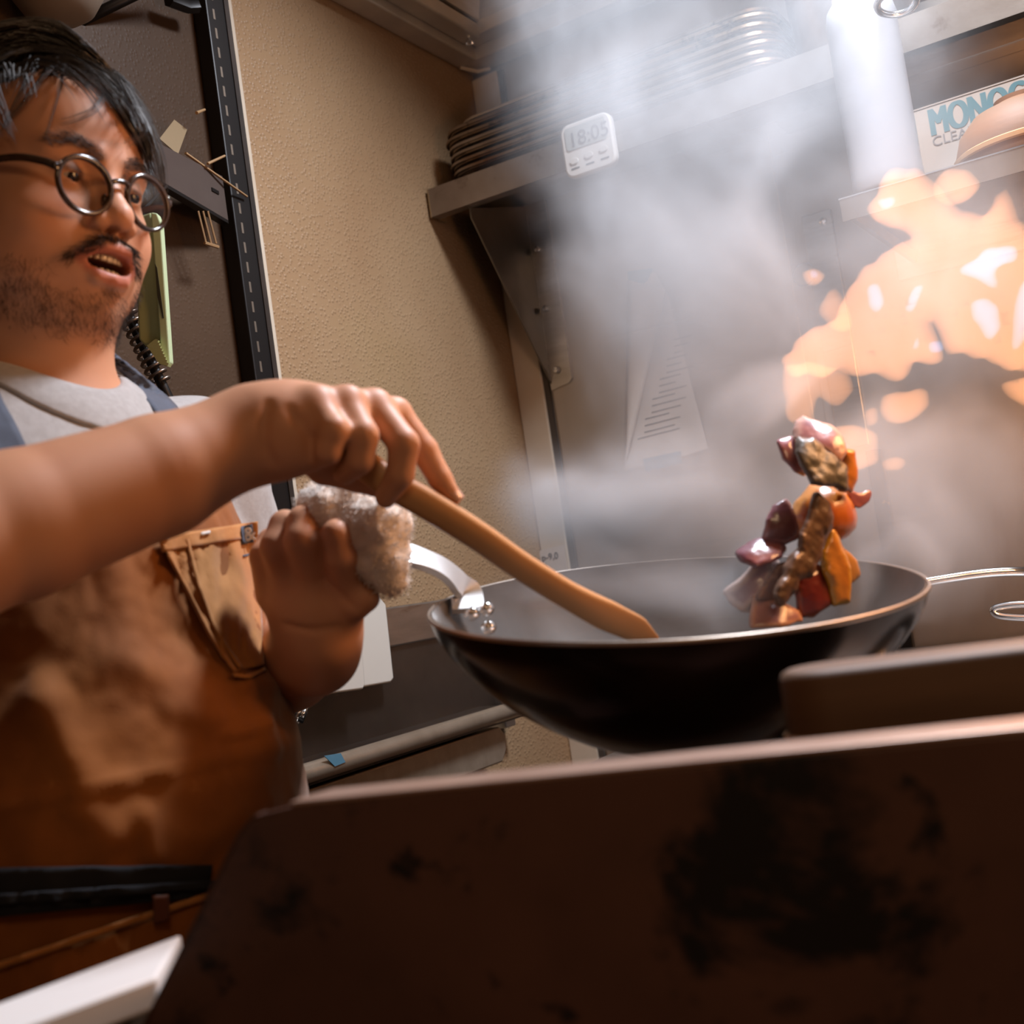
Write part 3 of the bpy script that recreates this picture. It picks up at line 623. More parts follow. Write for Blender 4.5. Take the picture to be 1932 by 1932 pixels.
def surf(fn, lo, hi, h, B=16):                     # sparse surface nets
    lo = V(lo); hi = V(hi); nb = np.ceil((hi-lo)/(h*B)).astype(int); g = nb*B+2; rb = h*B*.5*math.sqrt(3)
    keys = []; vals = []; quads = []
    off = np.stack(np.meshgrid(*[np.arange(B+1)]*3, indexing='ij'), -1)
    S = [1, 2, 4]
    for bi in np.ndindex(*nb):
        o = np.array(bi)*B; c = lo+(o+B/2)*h
        if abs(fn(c[None], (c, rb))[0]) > rb*1.6+.012: continue
        P = lo+(o+off.reshape(-1, 3))*h
        D = fn(P, (c, rb)).reshape(B+1, B+1, B+1)
        if D.min() > 0 or D.max() < 0: continue
        sg = D < 0
        cnt = sum(sg[a:B+a, b:B+b, e:B+e].astype(np.int8) for a in (0, 1) for b in (0, 1) for e in (0, 1))
        act = np.argwhere((cnt > 0) & (cnt < 8))
        acc = np.zeros((len(act), 3)); n = np.zeros(len(act)); ii, jj, kk = act.T
        for ax in range(3):
            oth = [q for q in range(3) if q != ax]
            for u in (0, 1):
                for v in (0, 1):
                    d0 = [0, 0, 0]; d0[oth[0]] = u; d0[oth[1]] = v; d1 = list(d0); d1[ax] = 1
                    a = D[ii+d0[0], jj+d0[1], kk+d0[2]]; b = D[ii+d1[0], jj+d1[1], kk+d1[2]]
                    cr = (a < 0) != (b < 0); t = np.where(cr, a/np.where(cr, a-b, 1), 0)
                    q = np.tile(np.array(d0, float), (len(act), 1)); q[:, ax] = t
                    acc += q*cr[:, None]; n += cr
        keys.append(((act[:, 0]+o[0])*g[1]+act[:, 1]+o[1])*g[2]+act[:, 2]+o[2]); vals.append(lo+(o+act+acc/n[:, None])*h)
        for ax in range(3):
            sl0 = [slice(0, B)]*3; sl1 = [slice(0, B)]*3; sl1[ax] = slice(1, B+1)
            a = sg[tuple(sl0)]; b = sg[tuple(sl1)]; e = np.argwhere(a != b)
            if not len(e): continue
            fl = a[tuple(e.T)]; e = e+o; st = [g[1]*g[2], g[2], 1]; u, v = [(1, 2), (2, 0), (0, 1)][ax]
            k0 = (e[:, 0]*g[1]+e[:, 1])*g[2]+e[:, 2]
            Q = np.stack([k0, k0-st[u], k0-st[u]-st[v], k0-st[v]], 1); Q[~fl] = Q[~fl][:, ::-1]; quads.append(Q)
    K = np.concatenate(keys); Vv = np.concatenate(vals); Q = np.concatenate(quads)
    od = np.argsort(K); K = K[od]; Vv = Vv[od]; ix = np.clip(np.searchsorted(K, Q), 0, len(K)-1); ok = (K[ix] == Q).all(1)
    return Vv, ix[ok]
def npmesh(name, Vv, F, mat, parent=None, col=None, smooth=True):
    me = bpy.data.meshes.new(name); nf = len(F); k = F.shape[1]
    me.vertices.add(len(Vv)); me.vertices.foreach_set('co', Vv.astype(np.float32).ravel())
    me.loops.add(nf*k); me.loops.foreach_set('vertex_index', F.astype(np.int32).ravel())
    me.polygons.add(nf); me.polygons.foreach_set('loop_start', np.arange(0, nf*k, k, dtype=np.int32)); me.polygons.foreach_set('loop_total', np.full(nf, k, np.int32))
    if smooth: me.polygons.foreach_set('use_smooth', np.ones(nf, bool))
    me.update(calc_edges=True); me.validate()
    if col is not None:
        a = me.color_attributes.new('tint', 'FLOAT_COLOR', 'POINT'); c4 = np.ones((len(Vv), 4), np.float32); c4[:, :3] = col; a.data.foreach_set('color', c4.ravel())
    if mat: me.materials.append(mat)
    o = bpy.data.objects.new(name, me); C.objects.link(o)
    if parent is not None:
        o.parent = parent; o.matrix_parent_inverse = Matrix.Translation(parent.location).inverted()
    return o
def relax(Vv, F, n=2, lam=.5):
    for _ in range(n):
        acc = np.zeros_like(Vv); cnt = np.zeros(len(Vv))
        for a in range(4):
            for b in (F[:, (a+1) % 4], F[:, (a+3) % 4]):
                np.add.at(acc, F[:, a], Vv[b]); np.add.at(cnt, F[:, a], 1)
        Vv = Vv+lam*(acc/np.maximum(cnt, 1)[:, None]-Vv)
    return Vv
def hit(fn, px, py, t0=.5, t1=1.6, off=0.0):        # first meeting of a view ray with a surface
    d = ray(px, py); d = d/np.linalg.norm(d); t = t0
    for _ in range(90):
        q = fn((CAM+d*t)[None])[0]-off
        if q < .0004: break
        t += q*.7
        if t > t1: break
    return CAM+d*t
def march(fn, p, d, n=60):
    p = V(p); d = nrm(d)
    for _ in range(n):
        q = fn(p[None])[0]
        if abs(q) < .0004: break
        p = p+d*q*.8
    return p
def grad(fn, P, e=.001):
    P = np.atleast_2d(P); g = np.stack([fn(P+e*np.eye(3)[i])-fn(P-e*np.eye(3)[i]) for i in range(3)], 1)
    return g/np.maximum(np.linalg.norm(g, axis=1), 1e-9)[:, None]

# ---------------------------------------------------------------- the cook
HO = np.array([-.847, .694, 1.478]); HL = nrm([-.022, .997, -.078]); HF = nrm([.992, .012, -.126]); HF = nrm(HF-HL*(HF@HL)); HU = np.cross(HL, HF)
if HU[2] < 0: HU = -HU
HM = np.stack([HL, HF, HU])                        # rows: left, forward, up
def hp_(x, y, z): return HO+x*HL+y*HF+z*HU
chef = thing('person', 'cook in grey t-shirt, orange-brown apron and round glasses tossing food in the wok', 'person', (-.86, .68, 0))

body = SD()
def H(kind, c, r, k, op='u', c2=None, r2=None, tilt=None):
    if kind == 'e':
        ax = HM if tilt is None else tilt
        body.ell(hp_(*c), r, ax, k, op)
    else: body.cone(hp_(*c), hp_(*(c2 or c)), r, r if r2 is None else r2, k, op)
H('e', (0, -.014, .026), (.076, .098, .088), .01)
H('e', (0, .044, .036), (.062, .046, .058), .025)
H('e', (0, .036, -.036), (.066, .052, .074), .025)
H('e', (0, .034, -.078), (.061, .053, .042), .025)
for s in (-1, 1):
    H('e', (s*.040, .054, -.040), (.030, .028, .030), .018)
    H('e', (s*.052, .020, -.075), (.022, .035, .030), .02)
H('s', (0, .070, -.103), .0185, .02); H('e', (0, .030, -.108), (.046, .044, .024), .02)
for s in (-1, 1):
    H('s', (s*.012, .0850, .0165), .0085, .012, c2=(s*.045, .071, .0175), r2=.008)
    H('s', (s*.032, .0985, -.002), .0165, .014, 's')
H('e', (0, .074, -.070), (.034, .0265, .026), .014)
H('s', (0, .0850, .006), .0075, .009, c2=(0, .1005, -.030), r2=.0110); H('s', (0, .1030, -.0345), .0118, .007)
for s in (-1, 1):
    H('e', (s*.0142, .0945, -.0385), (.0095, .0105, .0085), .005)
    H('e', (s*.0062, .1015, -.0465), (.0038, .0060, .0036), .003, 's')
    # lids and the slit between them
    H('s', (s*.032, .0725, -.001), .0148, .004)
    H('e', (s*.0322, .0885, -.0050), (.0122, .0100, .0026), .0014, 's')
    # lips
    H('s', (0, .0995, -.0605), .0058, .004, c2=(s*.011, .0990, -.0598), r2=.0058)
    H('s', (s*.011, .0990, -.0598), .0056, .003, c2=(s*.0265, .0868, -.0690), r2=.0034)
    H('s', (0, .0955, -.0855), .0062, .004, c2=(s*.013, .0935, -.0845), r2=.0060)
    H('s', (s*.013, .0935, -.0845), .0060, .003, c2=(s*.0265, .0855, -.0715), r2=.0034)
    # ears
    H('e', (s*.0775, -.008, -.012), (.008, .019, .031), .006); H('e', (s*.0835, -.004, -.010), (.004, .010, .018), .003, 's')
H('s', (0, .0985, -.0525), .0045, .004, c2=(0, .1005, -.0570), r2=.0035)
H('e', (0, .0900, -.0722), (.0220, .0230, .0080), .0025, 's')
# neck
NB = np.array([-.868, .684, 1.285])
body.cone(hp_(0, -.018, -.050), NB, .056, .062, .02); body.cone(hp_(0, .030, -.105), NB+np.array([.028, 0, -.005]), .034, .045, .03)
# shoulders, chest and trunk under the shirt
SL, SRt = np.array([-.868, .865, 1.245]), np.array([-.860, .500, 1.245])
body.cone(NB+np.array([0, .03, -.02]), SL, .055, .050, .03); body.cone(NB+np.array([0, -.03, -.02]), SRt, .055, .050, .03)
body.ell((-.865, .68, 1.14), (.108, .168, .17), None, .03); body.ell((-.858, .68, .955), (.122, .150, .17), None, .04)
body.ell((-.865, .68, .80), (.12, .16, .14), None, .04)
# right arm (nearest) and left arm
def pr(px, d): return px*d/FPX
RE = at(-160, 1052, .715); RW = at(492, 812, .855)
body.chain([SRt, RE], [.052, .046], .02); body.chain([RE, at(30, 992, .757), at(300, 898, .817), at(470, 823, .853)], [.0480, .0470, .0412, .0318], .006, .02)
LE = at(470, 1270, 1.185); LW = at(603, 1196, 1.0)
body.chain([SL, LE], [.050, .043], .02); body.chain([LE, at(540, 1250, 1.09), at(592, 1226, 1.02), LW], [.042, .043, .037, .031], .012, .02)
# right hand round the spoon
def chain_px(sd, pts, k=.004, k0=.008): sd.chain([at(x, y, d) for x, y, d, r in pts], [pr(r, d) for x, y, d, r in pts], k, k0)
d0 = .845
chain_px(body, [(478, 818, .853, 80), (530, 812, .850, 76), (585, 802, .845, 66)], .02, .02)
body.ell(at(560, 800, .862), (.036, .030, .030), [RC, UC, FW], .012); body.ell(at(640, 790, .875), (.042, .022, .030), [RC, UC, FW], .012)
body.ell(at(545, 838, .838), (.026, .022, .020), [RC, UC, FW], .010)          # heel of the hand
for (x, y, d, r) in ((600, 757, .838, 28), (655, 757, .850, 30), (705, 765, .866, 30), (745, 778, .885, 28)): body.sph(at(x, y, d), pr(r, d), .010)
RIGHT = [[(598, 764, .838, 29), (630, 812, .820, 29), (618, 850, .822, 27), (588, 868, .838, 22)],
         [(655, 762, .850, 31), (684, 822, .832, 31), (680, 868, .835, 27), (650, 893, .852, 23)],
         [(708, 768, .866, 31), (762, 838, .845, 30), (755, 895, .848, 27), (728, 938, .860, 22)],
         [(748, 782, .885, 29), (800, 850, .882, 27), (830, 903, .880, 23), (855, 938, .880, 17)],
         [(560, 840, .880, 32), (610, 885, .890, 30), (672, 905, .893, 24), (716, 922, .893, 19)]]
for i, f_ in enumerate(RIGHT): chain_px(body, f_, .0025, .006 if i < 4 else .012)
# left hand closed round the towel and handle
body.ell(at(592, 1120, .995), (.040, .040, .022), [RC, UC, FW], .015); body.cone(LW, at(590, 1140, .99), .031, .032, .02)
LEFT = [[(516, 1120, 1.000, 34), (500, 1050, .985, 29), (512, 1022, .998, 26), (545, 1040, 1.02, 22)],
        [(556, 1115, .988, 34), (524, 1032, .965, 33), (538, 992, .975, 30), (575, 1000, 1.01, 25)],
        [(600, 1105, .980, 35), (573, 1020, .950, 35), (574, 985, .960, 32), (605, 985, 1.00, 27)],
        [(655, 1110, .975, 33), (645, 1050, .948, 31), (634, 1008, .945, 28), (640, 985, .965, 23)],
        [(640, 1155, .985, 36), (672, 1138, .970, 30), (690, 1128, .968, 26), (684, 1112, .968, 20)]]
for i, f_ in enumerate(LEFT): chain_px(body, f_, .0025, .008 if i < 4 else .012)
def bf(P, cull=None): return body.ev(P, cull)
for ps_, r_ in (([(507, 760), (497, 800), (501, 845), (514, 874)], .0022), ([(566, 792), (583, 826), (588, 866)], .0024), ([(545, 770), (560, 800)], .0012), ([(536, 1178), (590, 1190), (640, 1182)], .0016), ([(612, 1090), (650, 1130), (672, 1150)], .0018)):
    q_ = [hit(bf, x, y, .6, 1.2) for x, y in ps_]; body.chain(q_, [r_]*len(q_), .004, op='s')
BV, BF = surf(bf, (-1.05, .33, .74), (-.38, 1.02, 1.64), .0026)
# skin colours by place on the body
def loc(P): return (P-HO)@HM.T
q = loc(BV); X_, Y_, Z_ = q.T
col = np.tile(np.array([.54, .262, .150]), (len(BV), 1))
def blend(mask, c): 
    global col
    mask = np.clip(mask, 0, 1)[:, None]; col = col*(1-mask)+np.array(c)*mask
nz = fbm(BV*90, 3); nz2 = fbm(BV*22, 3, 5)
blend(.35*np.clip(nz2*2, 0, 1), (.38, .14, .07))
face = (Z_ > -.16) & (np.abs(X_) < .09) & (Z_ < .14)
def near(c, r): return np.clip(1.3-np.sqrt(((q-np.array(c))/np.array(r))**2 @ np.ones(3)), 0, 1)*face
for s in (-1, 1): blend(near((s*.045, .07, -.035), (.03, .03, .024))*.35, (.52, .19, .10))
blend(near((0, .105, -.036), (.018, .02, .014))*.4, (.55, .21, .115))
beard = np.maximum.reduce([near((0, .05, -.112), (.062, .060, .024)), near((-.05, .03, -.088), (.024, .045, .03)), near((.05, .03, -.088), (.024, .045, .03)), near((0, .092, -.098), (.010, .02, .010))*.9])
blend(beard*(.45+nz*.6), (.11, .055, .035))
must = np.zeros(len(q))
for s in (-1, 1):
    for t in np.linspace(0, 1, 7): must = np.maximum(must, near((s*(.003+.029*t), .100-.014*t**1.5, -.0525-.018*t**1.6), (.006, .012, .0045)))
blend(must*.75, (.06, .032, .022))
lips = np.zeros(len(q))
for s in (-1, 1):
    for t in np.linspace(0, 1, 6):
        lips = np.maximum(lips, near((s*.026*t, .103-.014*t**1.6, -.0615-.0075*t**2), (.006, .010, .0052)))
        lips = np.maximum(lips, near((s*.026*t, .101-.013*t**1.6, -.0850+.013*t**2), (.006, .010, .0062)))
blend(np.clip(lips*1.6, 0, 1)*.8, (.40, .115, .075))
blend(near((0, .08, -.072), (.020, .016, .0062))*2*(Y_ < .097), (.05, .012, .01))
for s in (-1, 1):
    for t in np.linspace(0, 1, 6): blend(near((s*(.013+.034*t), .088-.012*t*t, .0165+.008*math.sin(t*2.6)), (.007, .012, .0055))*.85, (.05, .028, .02))
    blend(near((s*.032, .085, .0005), (.014, .008, .0025))*.9, (.05, .025, .02))
SKIN = M('skin', (.5, .25, .14), .52, 0, None, (420, .10, .0006, 2), spec=.28, sss=.12, attr='tint')
BV2 = relax(BV, BF, 1, .4)
bo = npmesh('body', BV2, BF, SKIN, chef, col)

# eyes, teeth, tongue
EYE = M('eye_white', (.42, .34, .29), .12, spec=.6); IRIS = M('dark_iris', (.018, .010, .007), .08, spec=.7)
for s in (-1, 1):
    c = hp_(s*.032, .0735, -.001); gz = nrm(HF*.90+HU*-.36+HL*.12); u = nrm(np.cross(gz, HU)); v = np.cross(u, gz)
    MB().lathe([(0, -.0122)]+[(.0122*math.cos(a), .0122*math.sin(a)) for a in np.linspace(-1.4, 1.4, 14)]+[(0, .0122)], 24, c, [u, v, gz]).build('eye', EYE, chef, 180)
    MB().lathe([(0, .0129)]+[(.0072*math.sin(a), .0128*math.cos(.55*a)) for a in np.linspace(.2, 1.57, 6)]+[(.0072, .0090)], 20, c, [u, v, gz]).build('iris', IRIS, chef, 180)
TOO = M('tooth', (.62, .52, .38), .25)
for up_ in (1, -1):
    for k in range(-3, 4):
        a = k*.235; x = .0245*math.sin(a); y = .0715+.0205*math.cos(a)-(.0015 if up_ < 0 else 0); w_ = .0078 if abs(k) < 2 and up_ > 0 else .0056
        zc = -.0655+.0004*abs(k) if up_ > 0 else -.0785
        r_ = nrm(HL*math.cos(a)-HF*math.sin(a)); f_ = nrm(HF*math.cos(a)+HL*math.sin(a))
        MB().box(hp_(x, y, zc), (w_*.80, .004, .0090 if up_ > 0 else .0065), [r_, f_, HU]).build('tooth', TOO, chef, 180, bevel=.0016, seg=3)
MB().lathe([(0, -.004), (.012, -.002), (.015, .001), (.012, .004), (0, .005)], 20, hp_(0, .072, -.0785), [HL, HF, HU]).build('tongue', M('tongue', (.30, .08, .06), .3), chef, 180)
# nails
NAIL = M('finger_nail', (.58, .33, .24), .25, coat=.3)
def nail(tip, back, r, n, w):
    t = nrm(tip-back); n = nrm(n-t*(n@t)); b = np.cross(t, n); c = tip+n*(r*.72)
    rows = [[c+t*(.009*(i/4-.45))+b*(w*(j/4-.5))+n*(.0016-.0060*(j/4-.5)**2*4*.35-.0010*(i/4-.5)**2) for j in range(5)] for i in range(5)]
    MB().grid(rows).build('nail', NAIL, chef, 180, solid=.0008)
f_ = RIGHT[3]; nail(at(*f_[3][:3]), at(*f_[2][:3]), pr(f_[3][3], .88), UC*.7-FW*.55+RC*.35, .0105)
f_ = LEFT[4]; nail(at(*f_[3][:3]), at(*f_[2][:3]), pr(f_[3][3], .97), RC*.45-FW*.85, .010)

# ---------------------------------------------------------------- hair
HAIR = M('black_hair', (.045, .036, .030), .46, 0, None, spec=.95); BRIS = M('short_hair', (.030, .018, .012), .6, 0, None, spec=.15)
head = SD(); head.p = [p for p in body.p[:26]]
def hf(P): return head.ev(P)
def strand_mesh(paths, rad, name, mat, par, kind=None):
    vs = []; fs = []; b0 = 0
    for P, r in zip(paths, rad):
        n = len(P); T = np.gradient(P, axis=0); T /= np.maximum(np.linalg.norm(T, axis=1), 1e-9)[:, None]
        u = np.cross(T, [.31, .52, .79]); u /= np.maximum(np.linalg.norm(u, axis=1), 1e-9)[:, None]; v = np.cross(T, u)
        rr = (r*np.clip(1.15-np.linspace(0, 1, n)**2, .1, 1))[:, None]
        for k in range(3): vs.append(P+rr*(math.cos(2.094*k)*u+math.sin(2.094*k)*v))
        i = np.arange(n-1)
        for k in range(3):
            a, b = b0+k*n, b0+((k+1) % 3)*n; fs.append(np.stack([a+i, b+i, b+i+1, a+i+1], 1))
        b0 += 3*n
    o = npmesh(name, np.concatenate(vs), np.concatenate(fs), mat, par)
    if kind: o['kind'] = kind
    return o
# scalp cap under the strands
cap = SD(); cap.ell(hp_(0, -.016, .030), (.080, .101, .091), HM, .01); cap.ell(hp_(0, -.05, -.03), (.070, .062, .06), HM, .02)
def hairline(P):
    l = loc(P); x, y, z = l.T; return (z-(.076-.35*np.clip(-y, 0, .1)-1.9*np.clip(.02-y, 0, .06))) - .10*np.clip(x, 0, .1)
def capf(P, cull=None): return np.maximum(cap.ev(P), -hairline(P)*.5)
cv, cf = surf(capf, HO-.14, HO+.15, .004); cv = relax(cv, cf, 2)
npmesh('scalp_hair', cv, cf, HAIR, chef)
N = 3200; paths = []; rad = []
pt = RNG.normal(size=(N*5, 3)); pt /= np.linalg.norm(pt, axis=1)[:, None]; pt = pt*np.array([.080, .101, .091])+np.array([0, -.016, .030])
W_ = pt@HM+HO; ok = hairline(W_) > .004; pt = pt[ok][:N]
clump = RNG.normal(size=(90, 3)); clump /= np.linalg.norm(clump, axis=1)[:, None]; cd = RNG.normal(size=(90, 3))*.30
P = (pt@HM+HO); n0 = len(P); tr = [P.copy()]; nrm0 = pt-np.array([0, -.016, .030]); nrm0 /= np.linalg.norm(nrm0, axis=1)[:, None]
ci = np.argmax(nrm0@clump.T, 1); jit = RNG.normal(size=(n0, 3))*.10
ln = np.where(pt[:, 1] > .01, .0088, .0066)*(.75+.5*RNG.random(n0))
part = (pt[:, 0] > -.045)
vel = None
for st_ in range(13):
    l = loc(P); up_ = np.array([0, 0, 1.])
    n = grad(lambda p: cap.ev(p), P)@HM.T
    fl_ = np.stack([np.where(part, .75, -.55), np.where(l[:, 1] > -.06, .75, -.55)*np.ones(n0), -.45-1.3*np.clip((l[:, 1]-.05)/.05, 0, 1)-.9*np.clip((.05-l[:, 2])/.06, 0, 1)], 1)
    fl_ += cd[ci]+jit
    d_ = fl_-n*(np.sum(fl_*n, 1)-(.25 if st_ < 2 else .02))[:, None]; d_ /= np.linalg.norm(d_, axis=1)[:, None]
    vel = d_ if vel is None else vel*.55+d_*.45; vel /= np.linalg.norm(vel, axis=1)[:, None]
    P = P+(vel@HM)*ln[:, None]
    dist = np.minimum(cap.ev(P), hf(P)); mn = .0018+.010*np.minimum(1, st_/4)*(.25+.75*RNG.random(n0)**1 if st_ == 0 else 1)*0+.0035
    g_ = grad(lambda p: np.minimum(cap.ev(p), hf(p)), P); push = np.clip(mn+.004*np.abs(np.sin(ci*1.7))-dist, 0, .006); P = P+g_*push[:, None]
    tr.append(P.copy())
tr = np.stack(tr, 1)
for i in range(n0):                                # strands that would hang over the bare part of the forehead are cut short
    l = loc(tr[i]); bad = np.where((l[:, 1] > .045) & (l[:, 2] < .068+.01*math.sin(ci[i]*2.1)) & (l[:, 0] < .030) & (l[:, 0] > -.075))[0]
    if len(bad) and RNG.random() > .03:
        k = max(bad[0], 2); s_ = np.linspace(0, k, 14); tr[i] = np.stack([np.interp(s_, np.arange(14), tr[i][:, a]) for a in range(3)], 1)
    l = loc(tr[i]); bad = np.where((l[:, 2] < .018) & (l[:, 1] > .03))[0]
    if len(bad):
        k = max(bad[0], 2); s_ = np.linspace(0, k, 14); tr[i] = np.stack([np.interp(s_, np.arange(14), tr[i][:, a]) for a in range(3)], 1)
rad = .00048+.00030*RNG.random(n0)
far_ = np.array([np.minimum(cap.ev(t), hf(t)).max() for t in tr]); keep = far_ < .019; tr = tr[keep]; rad = rad[keep]
strand_mesh(list(tr), rad, 'hair', HAIR, chef, 'stuff')
# the swept fringe: strands that run along a band from the crown down to the far temple
def hits(fn, px, py, off, t0=.7, t1=1.25):
    d = np.array([ray(x, y) for x, y in zip(px, py)]); d /= np.linalg.norm(d, axis=1)[:, None]; t = np.full(len(d), t0); best = np.full(len(d), 9.); bt = t.copy()
    for _ in range(60):
        q_ = fn(CAM+d*t[:, None])-off; m_ = q_ < best; best = np.where(m_, q_, best); bt = np.where(m_, t, bt); t = np.minimum(t+np.clip(q_*.8, .0003, .05), t1)
    return CAM+d*bt[:, None]
def hc(p): return np.minimum(hf(p), cap.ev(p))
OUT = np.array(bez([(*p, 0) for p in ((-90, 70), (-20, 40), (60, 32), (120, 46), (180, 92), (228, 150), (262, 205), (284, 262), (288, 305))], 8))[:, :2]
INN = np.array(bez([(*p, 0) for p in ((-90, 190), (-30, 150), (40, 98), (110, 108), (165, 138), (205, 182), (232, 226), (256, 262), (276, 300))], 8))[:, :2]
NF = 1500; wv_ = RNG.random(NF)**.9; ta = RNG.random(NF)*.55; tb = np.minimum(ta+.30+.45*RNG.random(NF), 1.0); cl = (wv_*9).astype(int)
T_ = ta[:, None]+(tb-ta)[:, None]*np.linspace(0, 1, 12)
ww = np.clip(wv_[:, None]+.05*np.sin(T_*14+cl[:, None]*2.3)+RNG.normal(size=(NF, 1))*.02, -.04, 1.10)
ix = T_*(len(OUT)-1); px = np.stack([np.interp(ix, np.arange(len(OUT)), OUT[:, a]) for a in (0, 1)], -1)*(1-ww[..., None])+np.stack([np.interp(ix, np.arange(len(INN)), INN[:, a]) for a in (0, 1)], -1)*ww[..., None]
lift_ = .003+.0035*(1+np.sin(cl*1.9+1))[:, None]*np.sin(np.pi*np.linspace(.1, .95, 12))[None]+.004*RNG.random((NF, 1))
FP = hits(hc, px[..., 0].ravel(), px[..., 1].ravel(), lift_.ravel()).reshape(NF, 12, 3)
for _ in range(2): FP[:, 1:-1] = (FP[:, :-2]+2*FP[:, 1:-1]+FP[:, 2:])/4
strand_mesh(list(FP), .00042+.0003*RNG.random(NF), 'fringe', HAIR, chef, 'stuff')
# loose locks over the forehead
locks = []
for (a, b, c_, d_) in (((70, 108), (55, 140), (30, 190), (2, 250)), ((112, 108), (90, 130), (50, 185), (10, 235)), ((100, 108), (98, 120), (106, 134), (104, 150)), ((120, 110), (112, 160), (90, 240), (80, 262)),
                      ((215, 150), (250, 215), (262, 250), (232, 272)), ((225, 150), (262, 220), (272, 252), (240, 278)), ((235, 170), (275, 235), (284, 280), (278, 302)), ((240, 160), (280, 240), (288, 270), (290, 292)), ((200, 170), (180, 205), (140, 225), (112, 232))):
    for j in range(9 if a[0] in (70, 112, 215, 225) else 5):
        o_ = RNG.normal(size=2)*np.array([5, 4]); ps_ = []
        for i, (x, y) in enumerate((a, b, c_, d_)):
            ps_.append(hit(lambda p: np.minimum(hf(p), cap.ev(p)), x+o_[0]*(1-.5*i/3), y+o_[1], .7, 1.15, .004 if i < 3 else .002) if x < 262 else at(x+o_[0]*.6, y+o_[1], .975))
        locks.append(np.array(bez(ps_, 5)))
strand_mesh(locks, [.00035]*len(locks), 'loose_lock', HAIR, chef, 'stuff')
# facial hair
def bristles(n, reg, name, ln_, rd, dirf, lift):
    m = np.where(reg > .25)[0]; m = RNG.choice(m, min(n, len(m)*3)); w_ = RNG.random(len(m)) < reg[m]*1.2; m = m[w_]; P = BV2[m]+RNG.normal(size=(len(m), 3))*.0010
    n_ = grad(hf, P); l = loc(P); d_ = dirf(l)@HM+RNG.normal(size=P.shape)*.35; d_ -= n_*np.sum(d_*n_, 1)[:, None]; d_ /= np.linalg.norm(d_, axis=1)[:, None]; out = []
    L_ = ln_*(.5+RNG.random(len(m)))
    for i in range(len(m)): out.append(np.array([P[i]-n_[i]*.0008, P[i]+(d_[i]*.5+n_[i]*lift)*L_[i], P[i]+(d_[i]+n_[i]*lift*1.1)*L_[i]]))
    return strand_mesh(out, [rd]*len(out), name, BRIS, chef, 'stuff')
bristles(1700, must, 'moustache', .0080, .00018, lambda l: np.stack([np.sign(l[:, 0])*.9, 0*l[:, 0], -.8+0*l[:, 0]], 1), .35)
bristles(2600, beard, 'beard', .0060, .00013, lambda l: np.stack([l[:, 0]*4, .35+0*l[:, 0], -1+0*l[:, 0]], 1), .55)
brow = np.zeros(len(q))
for s in (-1, 1):
    for t in np.linspace(0, 1, 7): brow = np.maximum(brow, near((s*(.013+.034*t), .088-.012*t*t, .0165+.008*math.sin(t*2.6)), (.007, .012, .0062)))
bristles(1900, brow, 'eyebrows', .0065, .00016, lambda l: np.stack([np.sign(l[:, 0])*1., 0*l[:, 0], .15+0*l[:, 0]], 1), .06)

# ---------------------------------------------------------------- glasses
gl = thing('eyeglasses', 'round dark-rimmed eyeglasses worn by the cook', 'glasses', hp_(0, .1, -.01))
TORT = M('dark_tortoise', (.022, .012, .008), .16, 0, ((.06, .025, .010), 30), spec=.6); LENS = bpy.data.materials.new('clear_lens'); LENS.use_nodes = True; _n = LENS.node_tree; _n.nodes.remove(_n.nodes['Principled BSDF'])
_t = _n.nodes.new('ShaderNodeBsdfTransparent'); _t.inputs[0].default_value = (.96, .96, .95, 1); _g = _n.nodes.new('ShaderNodeBsdfGlossy'); _g.inputs['Roughness'].default_value = .03
_f = _n.nodes.new('ShaderNodeFresnel'); _f.inputs[0].default_value = 1.10; _m = _n.nodes.new('ShaderNodeMixShader')
_n.links.new(_f.outputs[0], _m.inputs[0]); _n.links.new(_t.outputs[0], _m.inputs[1]); _n.links.new(_g.outputs[0], _m.inputs[2]); _n.links.new(_m.outputs[0], _n.nodes['Material Output'].inputs['Surface'])
